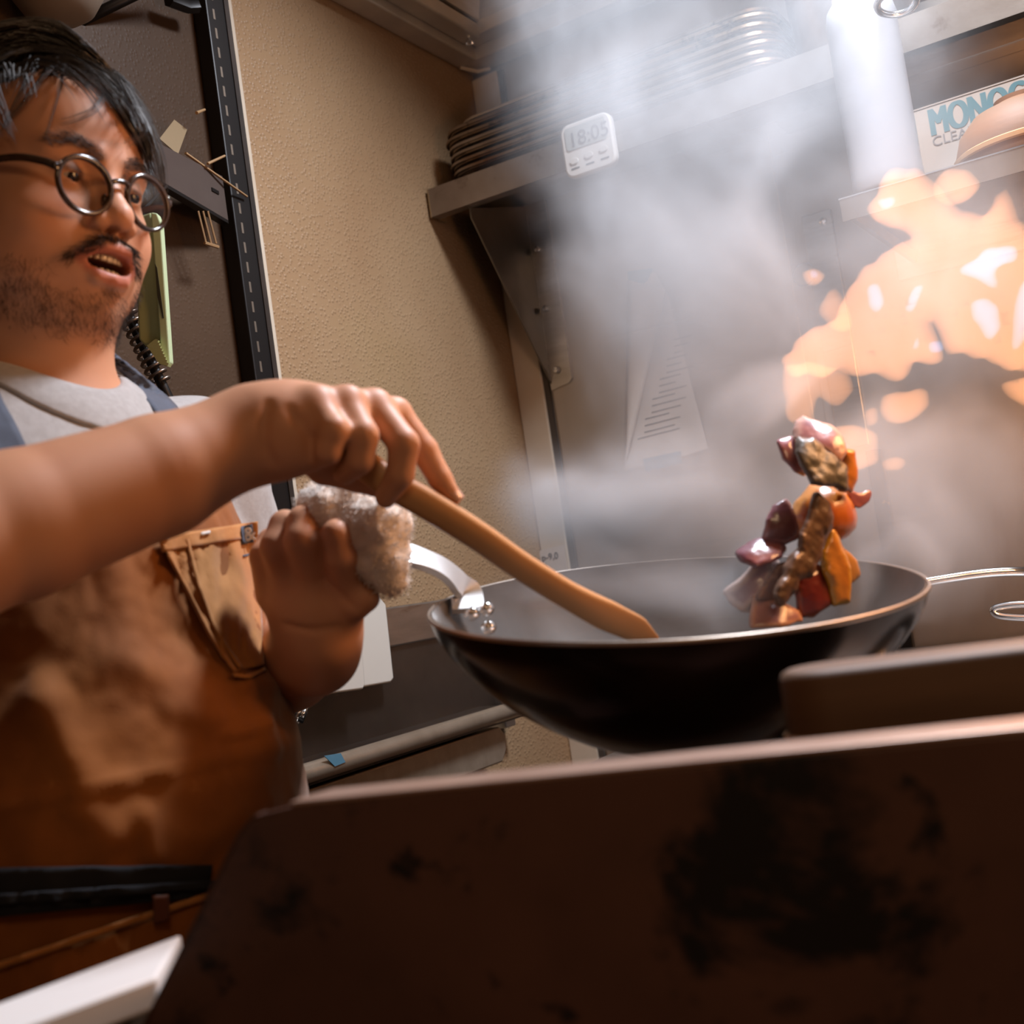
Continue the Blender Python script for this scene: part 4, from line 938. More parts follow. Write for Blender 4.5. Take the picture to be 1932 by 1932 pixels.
for s in (-1, 1):
    c = hp_(s*(.0345 if s < 0 else .0315), .1015, -.0160 if s < 0 else -.0120); fx_ = nrm(HF+HL*s*.10); r_ = nrm(np.cross(fx_, HU)); r_ = r_ if r_@HL > 0 else -r_; u_ = HU
    e_ = [c+r_*.0245*math.cos(a)*(1+.04*math.sin(a))+u_*.0225*(math.sin(a)+.0) for a in np.linspace(0, 2*math.pi, 49)[:-1]]
    rg_ = MB(); sec = []
    for i, p in enumerate(e_):
        o_ = nrm(p-c); k_ = 1.25+.5*max(0, math.sin(math.atan2((p-c)@u_, (p-c)@r_))); sec.append([p+o_*.0013*k_+fx_*.002, p-o_*.0012*k_+fx_*.002, p-o_*.0012*k_-fx_*.002, p+o_*.0013*k_-fx_*.002])
    sec.append(sec[0]); rg_.loft(sec, caps=(False, False)).build('rim', TORT, gl, 180)
    MB().add([c-fx_*.0003]+[p-fx_*.0003 for p in e_]+[c+fx_*.0006]+[p+fx_*.0003 for p in e_], [(0, 1+i, 1+(i+1) % 48) for i in range(48)]+[(49, 50+(i+1) % 48, 50+i) for i in range(48)]).build('lens', LENS, gl, 180)
    h0 = c+r_*s*.0245+u_*.008; 
    MB().tube(bez([h0, hp_(s*.066, .088, -.003), hp_(s*.074, .06, .002), hp_(s*.078, .0, .002), hp_(s*.078, -.03, -.012)], 6), .0024, 8, flat=1.4).build('temple', TORT, gl, 60)
    MB().box(h0+r_*s*.0015, (.006, .004, .006), [r_, fx_, u_]).build('hinge_block', TORT, gl, 180, bevel=.001)
    MB().lathe([(0, .002), (.0011, .0015), (.0014, 0)], 10, c+r_*s*.0235+u_*.012+fx_*.001, [r_, u_, fx_]).build('stud', CHROME, gl, 180)
    pd = c-r_*s*.021-u_*.006-fx_*.004; MB().lathe([(0, .0022), (.003, .0015), (.0038, 0), (.003, -.0015), (0, -.002)], 14, pd, [u_*1.6, fx_, nrm(r_)]).build('nose_pad', TORT, gl, 180)
MB().tube(bez([hp_(-.0125, .1030, -.0085), hp_(-.006, .1048, -.0045), hp_(.005, .1048, -.0030), hp_(.0095, .1030, -.0060)], 5), .0022, 8).build('bridge', TORT, gl, 180)
# ---------------------------------------------------------------- clothes
def pix(P):
    q_ = np.atleast_2d(P)-CAM; z = q_@FW; return np.stack([966+FPX*(q_@RC)/z, 966-FPX*(q_@UC)/z, z], 1)
def hit2(fn, px, py, off=0., t0=.5, t1=1.5):         # like hit, but a ray that misses stops at its nearest approach
    d = ray(px, py); d = d/np.linalg.norm(d); t = t0; best = (9, t0)
    for _ in range(120):
        q_ = fn((CAM+d*t)[None])[0]-off
        if q_ < best[0]: best = (q_, t)
        if q_ < .0003 or t > t1: break
        t += max(q_*.7, .0015)
    return CAM+d*best[1]
trunk = SD()
trunk.cone(NB+np.array([0, .03, -.028]), SL+np.array([0, -.01, 0]), .060, .060, .03); trunk.cone(NB+np.array([0, -.03, -.028]), SRt+np.array([0, .01, 0]), .060, .060, .03)
trunk.ell((-.862, .68, 1.135), (.122, .182, .185), None, .03); trunk.ell((-.848, .68, .950), (.149, .170, .195), None, .05)
trunk.ell((-.858, .68, .78), (.140, .178, .17), None, .05)
def trf(P, cull=None): return trunk.ev(P, cull)
shirt = SD(); shirt.p = list(trunk.p[:4])
SLe = SL+(LE-SL)*.80; SRe = SRt+(RE-SRt)*.62
shirt.cone(SL, SLe, .064, .061, .035); shirt.cone(SRt, SRe, .066, .064, .035)
UL, UR = nrm(LE-SL), nrm(RE-SRt)
def shf(P, cull=None):
    d = shirt.ev(P, cull)
    d = np.maximum(d, np.where(P[:, 1] > .80, (P-SLe)@UL-.004, -1)); d = np.maximum(d, np.where(P[:, 1] < .52, (P-SRe)@UR-.004, -1))
    k_ = np.clip((1.30-P[:, 2])/.1, 0, 1)
    w1 = vnoise(np.stack([P[:, 1]*30+P[:, 2]*26, P[:, 2]*9-P[:, 1]*6, P[:, 0]*7], 1), 3)
    w2 = vnoise(np.stack([P[:, 1]*60-P[:, 2]*30, P[:, 2]*16, P[:, 0]*18], 1), 9)
    return d-(.012*w1+.004*w2)*k_
sv, sf = surf(shf, (-1.12, .36, .84), (-.62, 1.02, 1.36), .0045)
GREYT = M('grey_marl', (.37, .35, .345), .9, 0, ((.32, .30, .29), 160, 3), (500, .25, .0008, 2), sheen=.3, spec=.2)
def biggest(v, f):
    lab = np.arange(len(v))
    while True:
        n = lab.copy(); m_ = lab[f].min(1)
        for a in range(4): np.minimum.at(n, f[:, a], m_)
        n = n[n]
        if (n == lab).all(): break
        lab = n
    k = np.bincount(lab).argmax(); keep = lab == k; ix = np.cumsum(keep)-1; return v[keep], ix[f[keep[f[:, 0]]]]
sv, sf = biggest(sv, sf)
npmesh('t_shirt', relax(sv, sf, 1), sf, GREYT, chef)
# ribbed collar lying round the neck
rows = []
for a in np.linspace(0, 2*math.pi, 61):
    u = np.array([math.cos(a), math.sin(a), 0]); r_ = []
    for rr, off in ((.0600, .012), (.0625, .017), (.067, .018), (.076, .012), (.082, .006), (.083, .000)):
        c = NB+np.array([.010, 0, .09])+u*rr*np.array([1.10, 1.05, 1]); r_.append(march(shf, c, (0, 0, -1), 90)+np.array([0, 0, off])*.5)
    rows.append(r_)
rows = np.array(rows); rows[:, :, 2] = (np.roll(rows[:, :, 2], 1, 0)+rows[:, :, 2]*2+np.roll(rows[:, :, 2], -1, 0))/4; rows[-1] = rows[0]
MB().loft([[tuple(p) for p in rows[:-1, i]] for i in range(rows.shape[1])], caps=(False, False)).build('collar', GREYT, chef, 180, solid=.003)

# apron
def apf(P, cull=None): return trunk.ev(P, cull)
def fold(P):
    p = pix(P); x, y = p[:, 0], p[:, 1]
    def crease(x0, y0, x1, y1, w, h, sgn=1):
        dx, dy = x1-x0, y1-y0; L = math.hypot(dx, dy); t = ((x-x0)*dx+(y-y0)*dy)/L/L; s_ = ((x-x0)*-dy+(y-y0)*dx)/L
        e = np.clip(np.minimum(t, 1-t)*5+.4, 0, 1); return sgn*h*np.exp(-(s_/w)**2)*e
    f = crease(-100, 1540, 240, 1470, 14, .0035)+crease(200, 1480, 540, 1408, 12, .004)+crease(-60, 1400, 120, 1300, 40, .006)+crease(60, 1290, 170, 1480, 38, .007)
    f += crease(130, 1500, 230, 1600, 40, .006)+crease(270, 1520, 298, 1640, 22, .005)+crease(420, 1390, 510, 1362, 12, .004)+crease(330, 1460, 460, 1440, 20, -.003)
    f += crease(180, 1230, 420, 1330, 50, .006)+crease(300, 1330, 520, 1400, 26, .003)+crease(350, 1100, 440, 1290, 22, .005)+crease(440, 1290, 520, 1290, 20, .006)+crease(370, 1600, 520, 1500, 26, .004)+crease(400, 1420, 470, 1580, 8, .0015)
    f += .010*vnoise(np.stack([P[:, 1]*16+P[:, 2]*5, P[:, 2]*13-P[:, 1]*9, P[:, 0]*5], 1), 21)+.004*vnoise(P*48, 22)+.0014*vnoise(P*120, 23)
    return f
zs = np.concatenate([np.linspace(1.225, 1.0, 60), np.linspace(.996, .45, 95)]); rows = []
for z in zs:
    th = np.interp(z, [.45, .95, 1.0, 1.06, 1.13, 1.225], [1.7, 2.0, 1.9, 1.30, .90, .74]); r_ = []
    for k, a in enumerate(np.linspace(-th, th, 130)):
        zz = max(z, .80); ax_ = -.852
        r_.append((ax_, .68, zz, math.cos(a), math.sin(a), z))
    rows.append(r_)
A_ = np.array(rows).reshape(-1, 6); O_ = A_[:, :3]+np.stack([A_[:, 3], A_[:, 4], 0*A_[:, 3]], 1)*.34; D_ = -np.stack([A_[:, 3], A_[:, 4], 0*A_[:, 3]], 1)
for _ in range(40): O_ = O_+D_*((trf(O_)-.014)*.75)[:, None]
low = np.clip((.80-A_[:, 5])/.35, 0, 1); O_[:, 2] = A_[:, 5]; O_ -= D_*(low*.02)[:, None]
def ap_offset(P, D): return P-D*(np.maximum(fold(P), -.004))[:, None]
O_ = ap_offset(O_, D_); G = O_.reshape(len(zs), 130, 3)
DUCK = M('brown_duck_canvas', (.27, .088, .014), .8, 0, ((.19, .058, .009), 11, 6), (700, .35, .0006, 2), spec=.25, sheen=.25, stains=[((.40, .17, .05), 30, .66, .95)])
apr = MB().grid(G.tolist()).build('apron', DUCK, chef, 180, solid=.0016)
# surface of the apron again, for things sewn on to it
Gf = G.reshape(-1, 3); Gp = pix(Gf); vis = Gp[:, 2] < np.median(Gp[:, 2])+.2
def onap(px, py, off=.002):
    d2 = (Gp[:, 0]-px)**2+(Gp[:, 1]-py)**2+ (Gp[:, 2]-.85)**2*4000; i = np.argsort(d2)[:5]; w_ = 1/(d2[i]+4); d = (Gp[i, 2]*w_).sum()/w_.sum(); return at(px, py, d-off*1.4)
def patch(name, Lp, Rp, mat, nu=20, nv=14, off=.0025, par=None, wr=0, solid=.0012):
    Ls = bez([(*p, 0) for p in Lp], 8); Rs = bez([(*p, 0) for p in Rp], 8); rows = []
    for t in np.linspace(0, 1, nu):
        i = t*(len(Ls)-1); a = Ls[int(i)] if i >= len(Ls)-1 else Ls[int(i)]+(Ls[int(i)+1]-Ls[int(i)])*(i % 1); j = t*(len(Rs)-1); b = Rs[int(j)] if j >= len(Rs)-1 else Rs[int(j)]+(Rs[int(j)+1]-Rs[int(j)])*(j % 1)
        rows.append([(a+(b-a)*s)[:2] for s in np.linspace(0, 1, nv)])
    out = []
    for i, r_ in enumerate(rows):
        out.append([onap(x, y, off+wr*(vnoise(np.array([[x*.05, y*.016, 1.]]), 4)[0]+.5*vnoise(np.array([[x*.11, y*.02, 4.]]), 5)[0])) for x, y in r_])
    return MB().grid(out).build(name, mat, chef if par is None else par, 180, solid=solid)
POCKET = M('pale_duck_canvas', (.44, .19, .055), .8, 0, ((.31, .12, .03), 18, 6), (700, .35, .0006, 2), spec=.25, sheen=.25, stretch=(1, 1, .4))  # same canvas in a paler tone than the apron
pk = patch('pocket', [(302, 1020), (345, 1105), (398, 1208), (440, 1268)], [(484, 992), (489, 1080), (494, 1180), (499, 1254)], POCKET, 34, 24, .0028, None, .009)
patch('pocket_hem', [(300, 1012), (306, 1042)], [(486, 984), (487, 1012)], POCKET, 6, 26, .0048, pk, .004, .002)
patch('seam', [(300, 1016), (345, 1101), (398, 1204), (440, 1266)], [(306, 1018), (352, 1104), (405, 1206), (446, 1268)], POCKET, 40, 3, .0050, pk, .003, .0016)
patch('seam', [(348, 1014), (372, 1100), (406, 1190), (452, 1262)], [(354, 1013), (378, 1099), (412, 1189), (458, 1261)], POCKET, 40, 3, .0052, pk, .003, .0016)
patch('seam', [(440, 1270), (470, 1272), (499, 1258)], [(442, 1277), (471, 1279), (501, 1265)], POCKET, 14, 3, .0045, pk, 0, .0016)
NAVY = M('navy_denim', (.050, .062, .095), .85, 0, ((.038, .047, .072), 90), (600, .3, .0005, 2), sheen=.3)
WHT = M('white_thread', (.70, .66, .62), .8)
tg = patch('label', [(455, 993), (458, 1027)], [(476, 989), (479, 1023)], NAVY, 5, 5, .009, pk, 0, .0012)
p = at(461, 1021, pix(onap(462, 1008, .0112))[0, 2]); text('ampersand', '&', p, at(478, 1018, .9)-at(460, 1021, .9), at(466, 992, .9)-at(470, 1022, .9), .0165, WHT, chef, .0004, .0004)
for (x, y) in ((310, 1018), (388, 1007)): patch('bar_tack', [(x-8, y-3), (x-8, y+3)], [(x+8, y-6), (x+8, y)], WHT, 3, 4, .0075, pk, 0, .0008)
patch('rivet_slot', [(459, 1047), (459, 1051)], [(478, 1042), (478, 1046)], NAVY, 3, 4, .0065, pk, 0, .0008)
# straps
def strap(name, Lp, Rp, off=.004):
    Ls = bez([(*p, 0) for p in Lp], 8); Rs = bez([(*p, 0) for p in Rp], 8)
    rows = [[hit2(shf, *(a+(b-a)*s)[:2], off) for s in np.linspace(0, 1, 6)] for a, b in zip(Ls, Rs)]
    return MB().grid(rows).build(name, NAVY, apr, 180, solid=.002)
strap('strap', [(290, 812), (294, 782), (262, 740), (225, 700), (190, 668), (163, 648)], [(345, 800), (336, 771), (300, 735), (258, 700), (215, 668), (176, 645)])
strap('strap', [(-70, 700), (-60, 770), (-35, 815), (-10, 868)], [(-20, 690), (3, 752), (28, 798), (58, 860)])
# waist tie and the lower pocket band
NAVD = M('dark_navy_tie', (.006, .007, .011), .95, 0, None, (300, .2, .0005))
patch('waist_tie', [(-190, 1640), (-192, 1690), (-190, 1748)], [(400, 1632), (396, 1660), (388, 1692)], NAVD, 8, 40, .0075, apr, .001, .002)
patch('tie_end', [(-190, 1700), (-190, 1722)], [(410, 1660), (408, 1676)], NAVD, 4, 40, .0115, apr, .006, .002)
patch('lower_pocket', [(-190, 1890), (-185, 1960), (-180, 2080)], [(390, 1690), (400, 1790), (420, 1960)], DUCK, 12, 40, .004, apr, .004, .002)
patch('pocket_edge', [(-190, 1880), (-190, 1893)], [(392, 1683), (393, 1696)], POCKET, 3, 40, .0075, apr, .003, .002)
patch('belt_loop', [(288, 1690), (290, 1745)], [(318, 1688), (318, 1738)], M('brown_leather', (.10, .028, .012), .5), 8, 5, .012, apr, 0, .002)
# trousers and shoes (below the picture, so that the cook stands on the floor)
tr_ = SD(); tr_.ell((-.865, .68, .80), (.128, .168, .15), None, .03)
for y in (.59, .77): tr_.chain([(-.865, y, .78), (-.855, y, .42), (-.87, y, .07)], [.088, .070, .060], .02, .04)
tv, tf = surf(lambda P, c=None: np.maximum(tr_.ev(P, c), P[:, 2]-.87), (-1.05, .45, 0), (-.68, .92, .92), .014)
npmesh('trousers', tv, tf, M('dark_trousers', (.03, .03, .035), .85), chef)
for y in (.585, .775):
    s_ = SD(); s_.cone((-.89, y, .045), (-.74, y, .035), .045, .038, .01); v_, f_ = surf(lambda P, c=None: np.maximum(s_.ev(P, c), -P[:, 2]+.002), (-.96, y-.08, -.01), (-.66, y+.08, .12), .008)
    npmesh('shoe', v_, f_, BLACKM, chef)

# ---------------------------------------------------------------- towel round the handle
tw_ = SD()
for a, b, r1, r2 in (((598, 948, .985), (650, 962, .975), 38, 46), ((650, 962, .975), (708, 992, .965), 50, 60), ((708, 992, .965), (728, 1060, .962), 58, 50), ((728, 1060, .962), (738, 1094, .965), 48, 30), ((606, 960, .958), (632, 1050, .957), 24, 14), ((612, 965, .980), (640, 1050, .975), 34, 26), ((660, 1010, .985), (690, 1080, .985), 46, 36)):
    tw_.cone(at(*a), at(*b), pr(r1, a[2]), pr(r2, b[2]), .012)
def twf(P, cull=None): return tw_.ev(P, cull)-(.008*fbm(P*55, 2, 3)+.0012*vnoise(P*260, 8)+.004*vnoise(np.stack([P@RC*90, P@UC*25, P@FW*30], 1), 12))
v_, f_ = surf(twf, at(640, 1030, .98)-.13, at(640, 1030, .98)+.13, .0026)
TERRY = M('white_terry', (.80, .72, .65), .95, 0, ((.74, .65, .57), 60), (380, .35, .0008), sheen=.4, spec=.1)
tow = thing('towel', 'white terry towel wrapped round the wok handle in the left fist', 'towel', at(690, 1040, .975))
npmesh('cloth', v_, f_, TERRY, tow)
idx = RNG.choice(len(v_), 5200); P = v_[idx]+RNG.normal(size=(5200, 3))*.0012; n_ = grad(twf, P); d_ = n_+RNG.normal(size=P.shape)*.55; d_ /= np.linalg.norm(d_, axis=1)[:, None]
L_ = .0016+.0030*RNG.random(5200)**2
strand_mesh([np.array([p, p+d*l*.6, p+d*l+np.array([0, 0, -.0004])]) for p, d, l in zip(P, d_, L_)], [.00032]*5200, 'terry_loops', TERRY, tow, 'stuff')

# ---------------------------------------------------------------- food in the air
def tinted(name, rough=.28, coat=.5): return M(name, (.5, .5, .5), rough, 0, None, (220, .25, .0008), attr='tint', coat=coat, spec=.6)
FOOD = tinted('glossy_food'); FOODM = tinted('seared_food', .48, .12)
def flatcol(c, c2=None, sc=60, seed=1):
    def f(P):
        t = np.clip(fbm(P*sc, 3, seed)*1.6+.5, 0, 1)[:, None]; return np.array(c)*(1-t)+np.array(c2 or c)*t
    return f
PUR = (.17, .055, .075); PUR2 = (.27, .11, .13); PALE = (.66, .48, .42); ORG = (.50, .14, .012); ORG2 = (.58, .22, .03)
D0 = .985
def polysd(x, y, poly):                               # signed distance to a polygon
    p = np.array(poly, float); d = np.full(len(x), 1e9); ins = np.zeros(len(x), bool)
    for i in range(len(p)):
        a, b = p[i], p[i-1]; e = b-a; wx, wy = x-a[0], y-a[1]; t = np.clip((wx*e[0]+wy*e[1])/(e@e), 0, 1)
        d = np.minimum(d, np.hypot(wx-e[0]*t, wy-e[1]*t)); c = (a[1] > y) != (b[1] > y); ins ^= c & (x < (b[0]-a[0])*(y-a[1])/(b[1]-a[1]+1e-12)+a[0])
    return np.where(ins, -d, d)
def zq(*pts): return [(1380+x/4.6, 780+y/4.6) for x, y in pts]
def chunk(name, label, cat, poly, d, t, colf, group=None, tx=0., ty=0., bulge=0., noise=(.0016, 90), mat=None, k=.5, h=.0012, grow=.0030):
    """A piece of food: an outline at its own distance, given real thickness, tilt (tx, ty) and bulge."""
    xc, yc = np.mean(poly, 0); s_ = d/FPX; q3 = [((x-xc)*s_, -(y-yc)*s_) for x, y in poly]; c0 = at(xc, yc, d); R_ = max(math.hypot(*p) for p in q3)
    def fn(P, c=None):
        u = (P-c0)@RC; v = (P-c0)@UC; w = (P-c0)@FW; e = polysd(u, v, q3)-grow
        zc = u*tx+v*ty+bulge*((u*u+v*v)/(R_*R_))
        a, b = e, np.abs(w-zc)*.9-t/2; kk = t*k; hh = np.clip(.5-.5*(b-a)/kk, 0, 1)
        return (b+(a-b)*hh+kk*hh*(1-hh))*.8-.7*noise[0]*fbm(P*noise[1], 3, len(label))
    r_ = np.array([R_+.012]*3)
    v_, f_ = surf(fn, c0-r_, c0+r_, h); v_ = relax(v_, f_, 1, .4)
    e = polysd((v_-c0)@RC, (v_-c0)@UC, q3)
    return tag(npmesh(name, v_, f_, mat or FOOD, None, colf(v_, e)), label, cat, group)
def two(c, c2, sc=60, seed=1, edge=None, ew=.003):
    f0 = flatcol(c, c2, sc, seed)
    def f(P, e):
        o = f0(P)
        if edge is not None: m_ = np.clip(1+e/ew, 0, 1)[:, None]; o = o*(1-m_)+np.array(edge)*m_
        return o
    return f
OP = 'red onion pieces'; PK = 'orange pumpkin pieces'
chunk('onion_petal', 'dim red onion petal at the very top left of the tossed food', 'onion', zq((430, 250), (540, 215), (600, 300), (630, 450), (645, 515), (560, 480), (470, 380)), D0+.018, .006, two(PUR, PUR2, 80, 2, PUR2), OP, .3, .2, .006)
chunk('onion_petal', 'red onion petal with wet glints above the dark green pepper piece', 'onion', zq((640, 60), (700, 20), (800, 90), (900, 130), (945, 200), (965, 330), (900, 395), (830, 330), (700, 240), (600, 200)), D0+.006, .007, two(PUR, (.34, .14, .13), 60, 3, (.42, .24, .2)), OP, -.2, .9, .010)
chunk('onion_petal', 'plain red onion petal standing upright left of the orange pumpkin', 'onion', zq((500, 770), (530, 870), (590, 1060), (480, 1112), (300, 1090), (330, 930), (390, 820)), D0+.002, .006, two((.15, .055, .062), PUR, 50, 4, PUR2, .0016), OP, .2, .1, .008)
chunk('onion_petal', 'glossy red onion piece at the back rim of the wok', 'onion', zq((80, 1220), (180, 1150), (320, 1100), (440, 1110), (475, 1170), (420, 1220), (300, 1270), (190, 1310), (110, 1270)), D0-.004, .012, two(PUR, (.26, .07, .05), 60, 5, PUR), OP, 0, 1.1, .006)
chunk('onion_petal', 'thin pink onion layer beside the leftmost wedge', 'onion', zq((300, 1300), (400, 1290), (405, 1430), (340, 1600), (240, 1700), (100, 1700), (60, 1660), (180, 1560), (280, 1420)), D0+.008, .005, two(PUR2, (.40, .20, .19), 70, 6, PALE, .0016), OP, -.2, .2, .005)
chunk('onion_petal', 'red onion wedge with a pale cut edge, leftmost of the food', 'onion', zq((180, 1370), (260, 1280), (330, 1275), (330, 1400), (230, 1560), (100, 1690), (20, 1640), (-30, 1560)), D0+.002, .008, two((.40, .16, .17), PUR2, 70, 7, PALE, .0042), OP, -.3, .3, .006)
chunk('onion_petal', 'red onion petal lying lowest on the front rim of the wok', 'onion', zq((230, 1615), (330, 1620), (480, 1680), (590, 1740), (600, 1785), (400, 1815), (170, 1835), (190, 1720)), D0-.016, .008, two((.30, .11, .10), (.40, .18, .16), 60, 8, (.5, .24, .14), .0022), OP, .2, .8, .006)
chunk('onion_petal', 'small red onion tip sticking out right of the orange pumpkin', 'onion', zq((1030, 700), (1110, 722), (1200, 690), (1172, 742), (1100, 792), (1040, 780)), D0+.028, .004, two((.24, .05, .03), (.34, .10, .06), 60, 9), OP, .3, .2)
chunk('pepper_piece', 'dark green charred pepper piece near the top of the food', 'pepper', zq((605, 215), (720, 245), (870, 360), (1005, 470), (990, 640), (900, 622), (700, 585), (620, 440), (580, 335)), D0-.010, .012, two((.030, .026, .019), (.070, .060, .044), 75, 4, (.10, .07, .05), .001), None, .35, .45, .004, (.0035, 85), FOODM)
chunk('pumpkin_slice', 'narrow orange pumpkin slice behind the dark green pepper', 'pumpkin', zq((960, 330), (1045, 345), (1068, 480), (1060, 570), (1020, 660), (940, 650), (980, 480)), D0+.012, .014, two(ORG, ORG2, 50, 2), PK, .3, 0)
chunk('pumpkin_slice', 'large round orange pumpkin piece in the middle of the food', 'pumpkin', zq((545, 890), (600, 780), (735, 645), (850, 600), (990, 655), (1072, 760), (1110, 900), (1095, 985), (1020, 1050), (920, 1095), (760, 1080), (590, 1020)), D0+.022, .030, two((.50, .15, .012), (.42, .07, .008), 32, 3, (.56, .2, .02), .003), PK, .2, .2, .018, (.002, 50))
chunk('pumpkin_slice', 'pointed orange pumpkin wedge right of the brown meat strip', 'pumpkin', zq((870, 1030), (905, 1080), (945, 1185), (1010, 1330), (1010, 1480), (1000, 1625), (880, 1640), (850, 1500), (800, 1350), (790, 1200)), D0+.008, .016, two((.52, .17, .02), (.56, .24, .04), 40, 5, (.60, .30, .03), .002), PK, .2, .1, 0, (.002, 70))
chunk('pumpkin_slice', 'yellow pumpkin slice peeping out behind the pointed wedge', 'pumpkin', zq((900, 1080), (960, 1180), (1070, 1290), (1095, 1390), (1040, 1440), (980, 1420), (930, 1300)), D0+.022, .010, two((.58, .28, .03), (.5, .24, .06), 40, 6), PK, .2, .1, 0, (.002, 70))
chunk('meat_strip', 'long brown seared meat strip leaning across the food', 'meat', zq((770, 730), (870, 800), (905, 900), (880, 1000), (800, 1150), (740, 1280), (670, 1390), (540, 1415), (520, 1500), (440, 1600), (380, 1630), (350, 1560), (460, 1340), (600, 1180), (610, 1060), (690, 940), (730, 790)), D0-.020, .015, two((.060, .026, .010), (.12, .055, .020), 70, 6, (.13, .06, .028), .0015), None, .5, .15, 0, (.0042, 80), FOODM)
chunk('meat_strip', 'short thin meat strip to the left of the long one', 'meat', zq((240, 1600), (330, 1430), (420, 1340), (470, 1330), (445, 1460), (350, 1612)), D0-.006, .008, two((.15, .055, .028), (.24, .11, .06), 70, 7), None, .3, .1, 0, (.003, 85), FOODM)
chunk('red_pepper_piece', 'dark red glossy pepper piece low in the wok', 'pepper', zq((570, 1440), (700, 1390), (780, 1330), (850, 1500), (860, 1640), (700, 1740), (600, 1740), (590, 1600)), D0+.002, .012, two((.13, .010, .008), (.22, .035, .015), 45, 8, (.25, .05, .02), .001), None, .2, .2, .004, (.0025, 60))
# ---------------------------------------------------------------- fire: glowing sheets of gas with real depth, uneven and curled
DF = 1.10
FLM = MEM('flame_orange', (1.0, .40, .165), 15, True); FLW = MEM('flame_core', (.12, .36, .72), 24, True); FLS = MEM('flame_thin', (1.0, .38, .13), 10, True)
def fire(name, label, poly, mat, D=DF, t=.030, grow=.003, rag=.006, sheet=.05, h=.004, par=None, seed=0, group=None):
    xc, yc = np.mean(poly, 0); s_ = D/FPX; q3 = [((x-xc)*s_, -(y-yc)*s_) for x, y in poly]; c0 = at(xc, yc, D); R_ = max(math.hypot(*p) for p in q3)
    def fn(P, c=None):
        u = (P-c0)@RC; v = (P-c0)@UC; w = (P-c0)@FW; uv = np.stack([u, v, 0*u], 1)
        wu = fbm(np.stack([(u+v*.5)*30, (v-u*.5)*16, w*6+seed*3.1], 1), 3, 31+seed); wv = fbm(np.stack([(u+v*.5)*30, (v-u*.5)*16, w*6+seed*5.3+9], 1), 3, 51+seed)
        e = polysd(u+wu*rag*2.4, v+wv*rag*2.4, q3)-grow-rag*.9*fbm(np.stack([(u+v*.5)*95, (v-u*.5)*42, w*10], 1), 2, 71+seed)
        zc = sheet*fbm(uv*7, 2, 11+seed)
        a, b = e, np.abs(w-zc)*.85-t/2; kk = t*.35; hh = np.clip(.5-.5*(b-a)/kk, 0, 1)
        return (b+(a-b)*hh+kk*hh*(1-hh))*.7
    r_ = RC*0+R_+.03
    v_, f_ = surf(fn, c0-r_, c0+r_, h); o = npmesh(name, relax(v_, f_, 1), f_, mat, par)
    if label: tag(o, label, 'flame', group)
    return o
MAIN = [(1655, 380), (1668, 345), (1700, 325), (1745, 330), (1760, 355), (1775, 390), (1800, 420), (1845, 430), (1862, 400), (1880, 365), (1890, 400), (1897, 430), (1932, 445), (2010, 430), (2010, 700), (1932, 692), (1873, 669), (1835, 650), (1802, 645),
        (1787, 600), (1765, 583), (1745, 590), (1755, 620), (1772, 650), (1776, 670), (1765, 678), (1715, 682), (1690, 700), (1650, 697), (1620, 722), (1585, 705), (1550, 720), (1500, 700), (1485, 668), (1515, 642), (1560, 627), (1595, 600), (1610, 560), (1640, 500), (1690, 470), (1722, 455), (1738, 440), (1720, 420), (1690, 410), (1665, 400)]
big = fire('flame', 'large bright orange flame leaping up at the right above the wok', MAIN, FLM)
for k, pl in enumerate(([(1844, 486), (1860, 467), (1900, 464), (1906, 486), (1888, 505), (1869, 523), (1872, 545), (1853, 542), (1829, 523), (1807, 511)], [(1837, 574), (1859, 567), (1884, 582), (1888, 614), (1873, 643), (1862, 640), (1852, 611), (1837, 600)],
                        [(1912, 560), (1950, 500), (1960, 560), (1925, 640), (1905, 660)], [(1618, 548), (1634, 545), (1645, 580), (1632, 604), (1618, 590)], [(1742, 535), (1752, 540), (1728, 590), (1718, 586)], [(1703, 663), (1716, 632), (1722, 636), (1714, 668)], [(1756, 652), (1772, 648), (1776, 666), (1760, 670)], [(1680, 372), (1708, 362), (1714, 378), (1690, 384)])):
    fire('hot_core', None, pl, FLW, DF-.022, .016, .001, .004, .05, .0035, big, 20+k)
LF = 'loose flames'
fire('flame', 'separate round orange flame above the main fire, in front of the ledge', [(1766, 343), (1782, 324), (1810, 324), (1838, 349), (1822, 371), (1797, 380), (1772, 368)], FLM, DF+.02, .030, .002, .003, .02, .004, None, 1, LF)
fire('flame', 'curling orange flame strip below the main fire right of the food', [(1670, 741), (1707, 741), (1736, 728), (1747, 734), (1747, 759), (1732, 774), (1700, 792), (1678, 792), (1667, 774)], FLM, DF, .028, .002, .003, .02, .0035, None, 2, LF)
fire('flame', 'orange flame patch beside the top of the tossed food', [(1584, 806), (1620, 810), (1652, 821), (1652, 868), (1631, 879), (1613, 882), (1605, 857), (1587, 850)], FLM, DF-.03, .028, .003, .003, .02, .0035, None, 4, LF)
fire('flame', 'small low orange flame to the right of the dark green pepper', [(1667, 875), (1692, 864), (1710, 868), (1700, 886), (1674, 890)], FLM, DF, .024, .001, .002, .01, .003, None, 6, LF)
fire('flame', 'orange flame at the right edge under the main fire', [(1895, 730), (1912, 719), (1975, 695), (1975, 768), (1912, 752)], FLM, DF, .028, .002, .004, .02, .004, None, 7, LF)
fire('flame', 'tiny flame drop hanging between the strip and the patch', [(1640, 776), (1650, 772), (1652, 794), (1644, 800)], FLM, DF-.01, .02, .002, .001, .01, .0025, None, 12, LF)
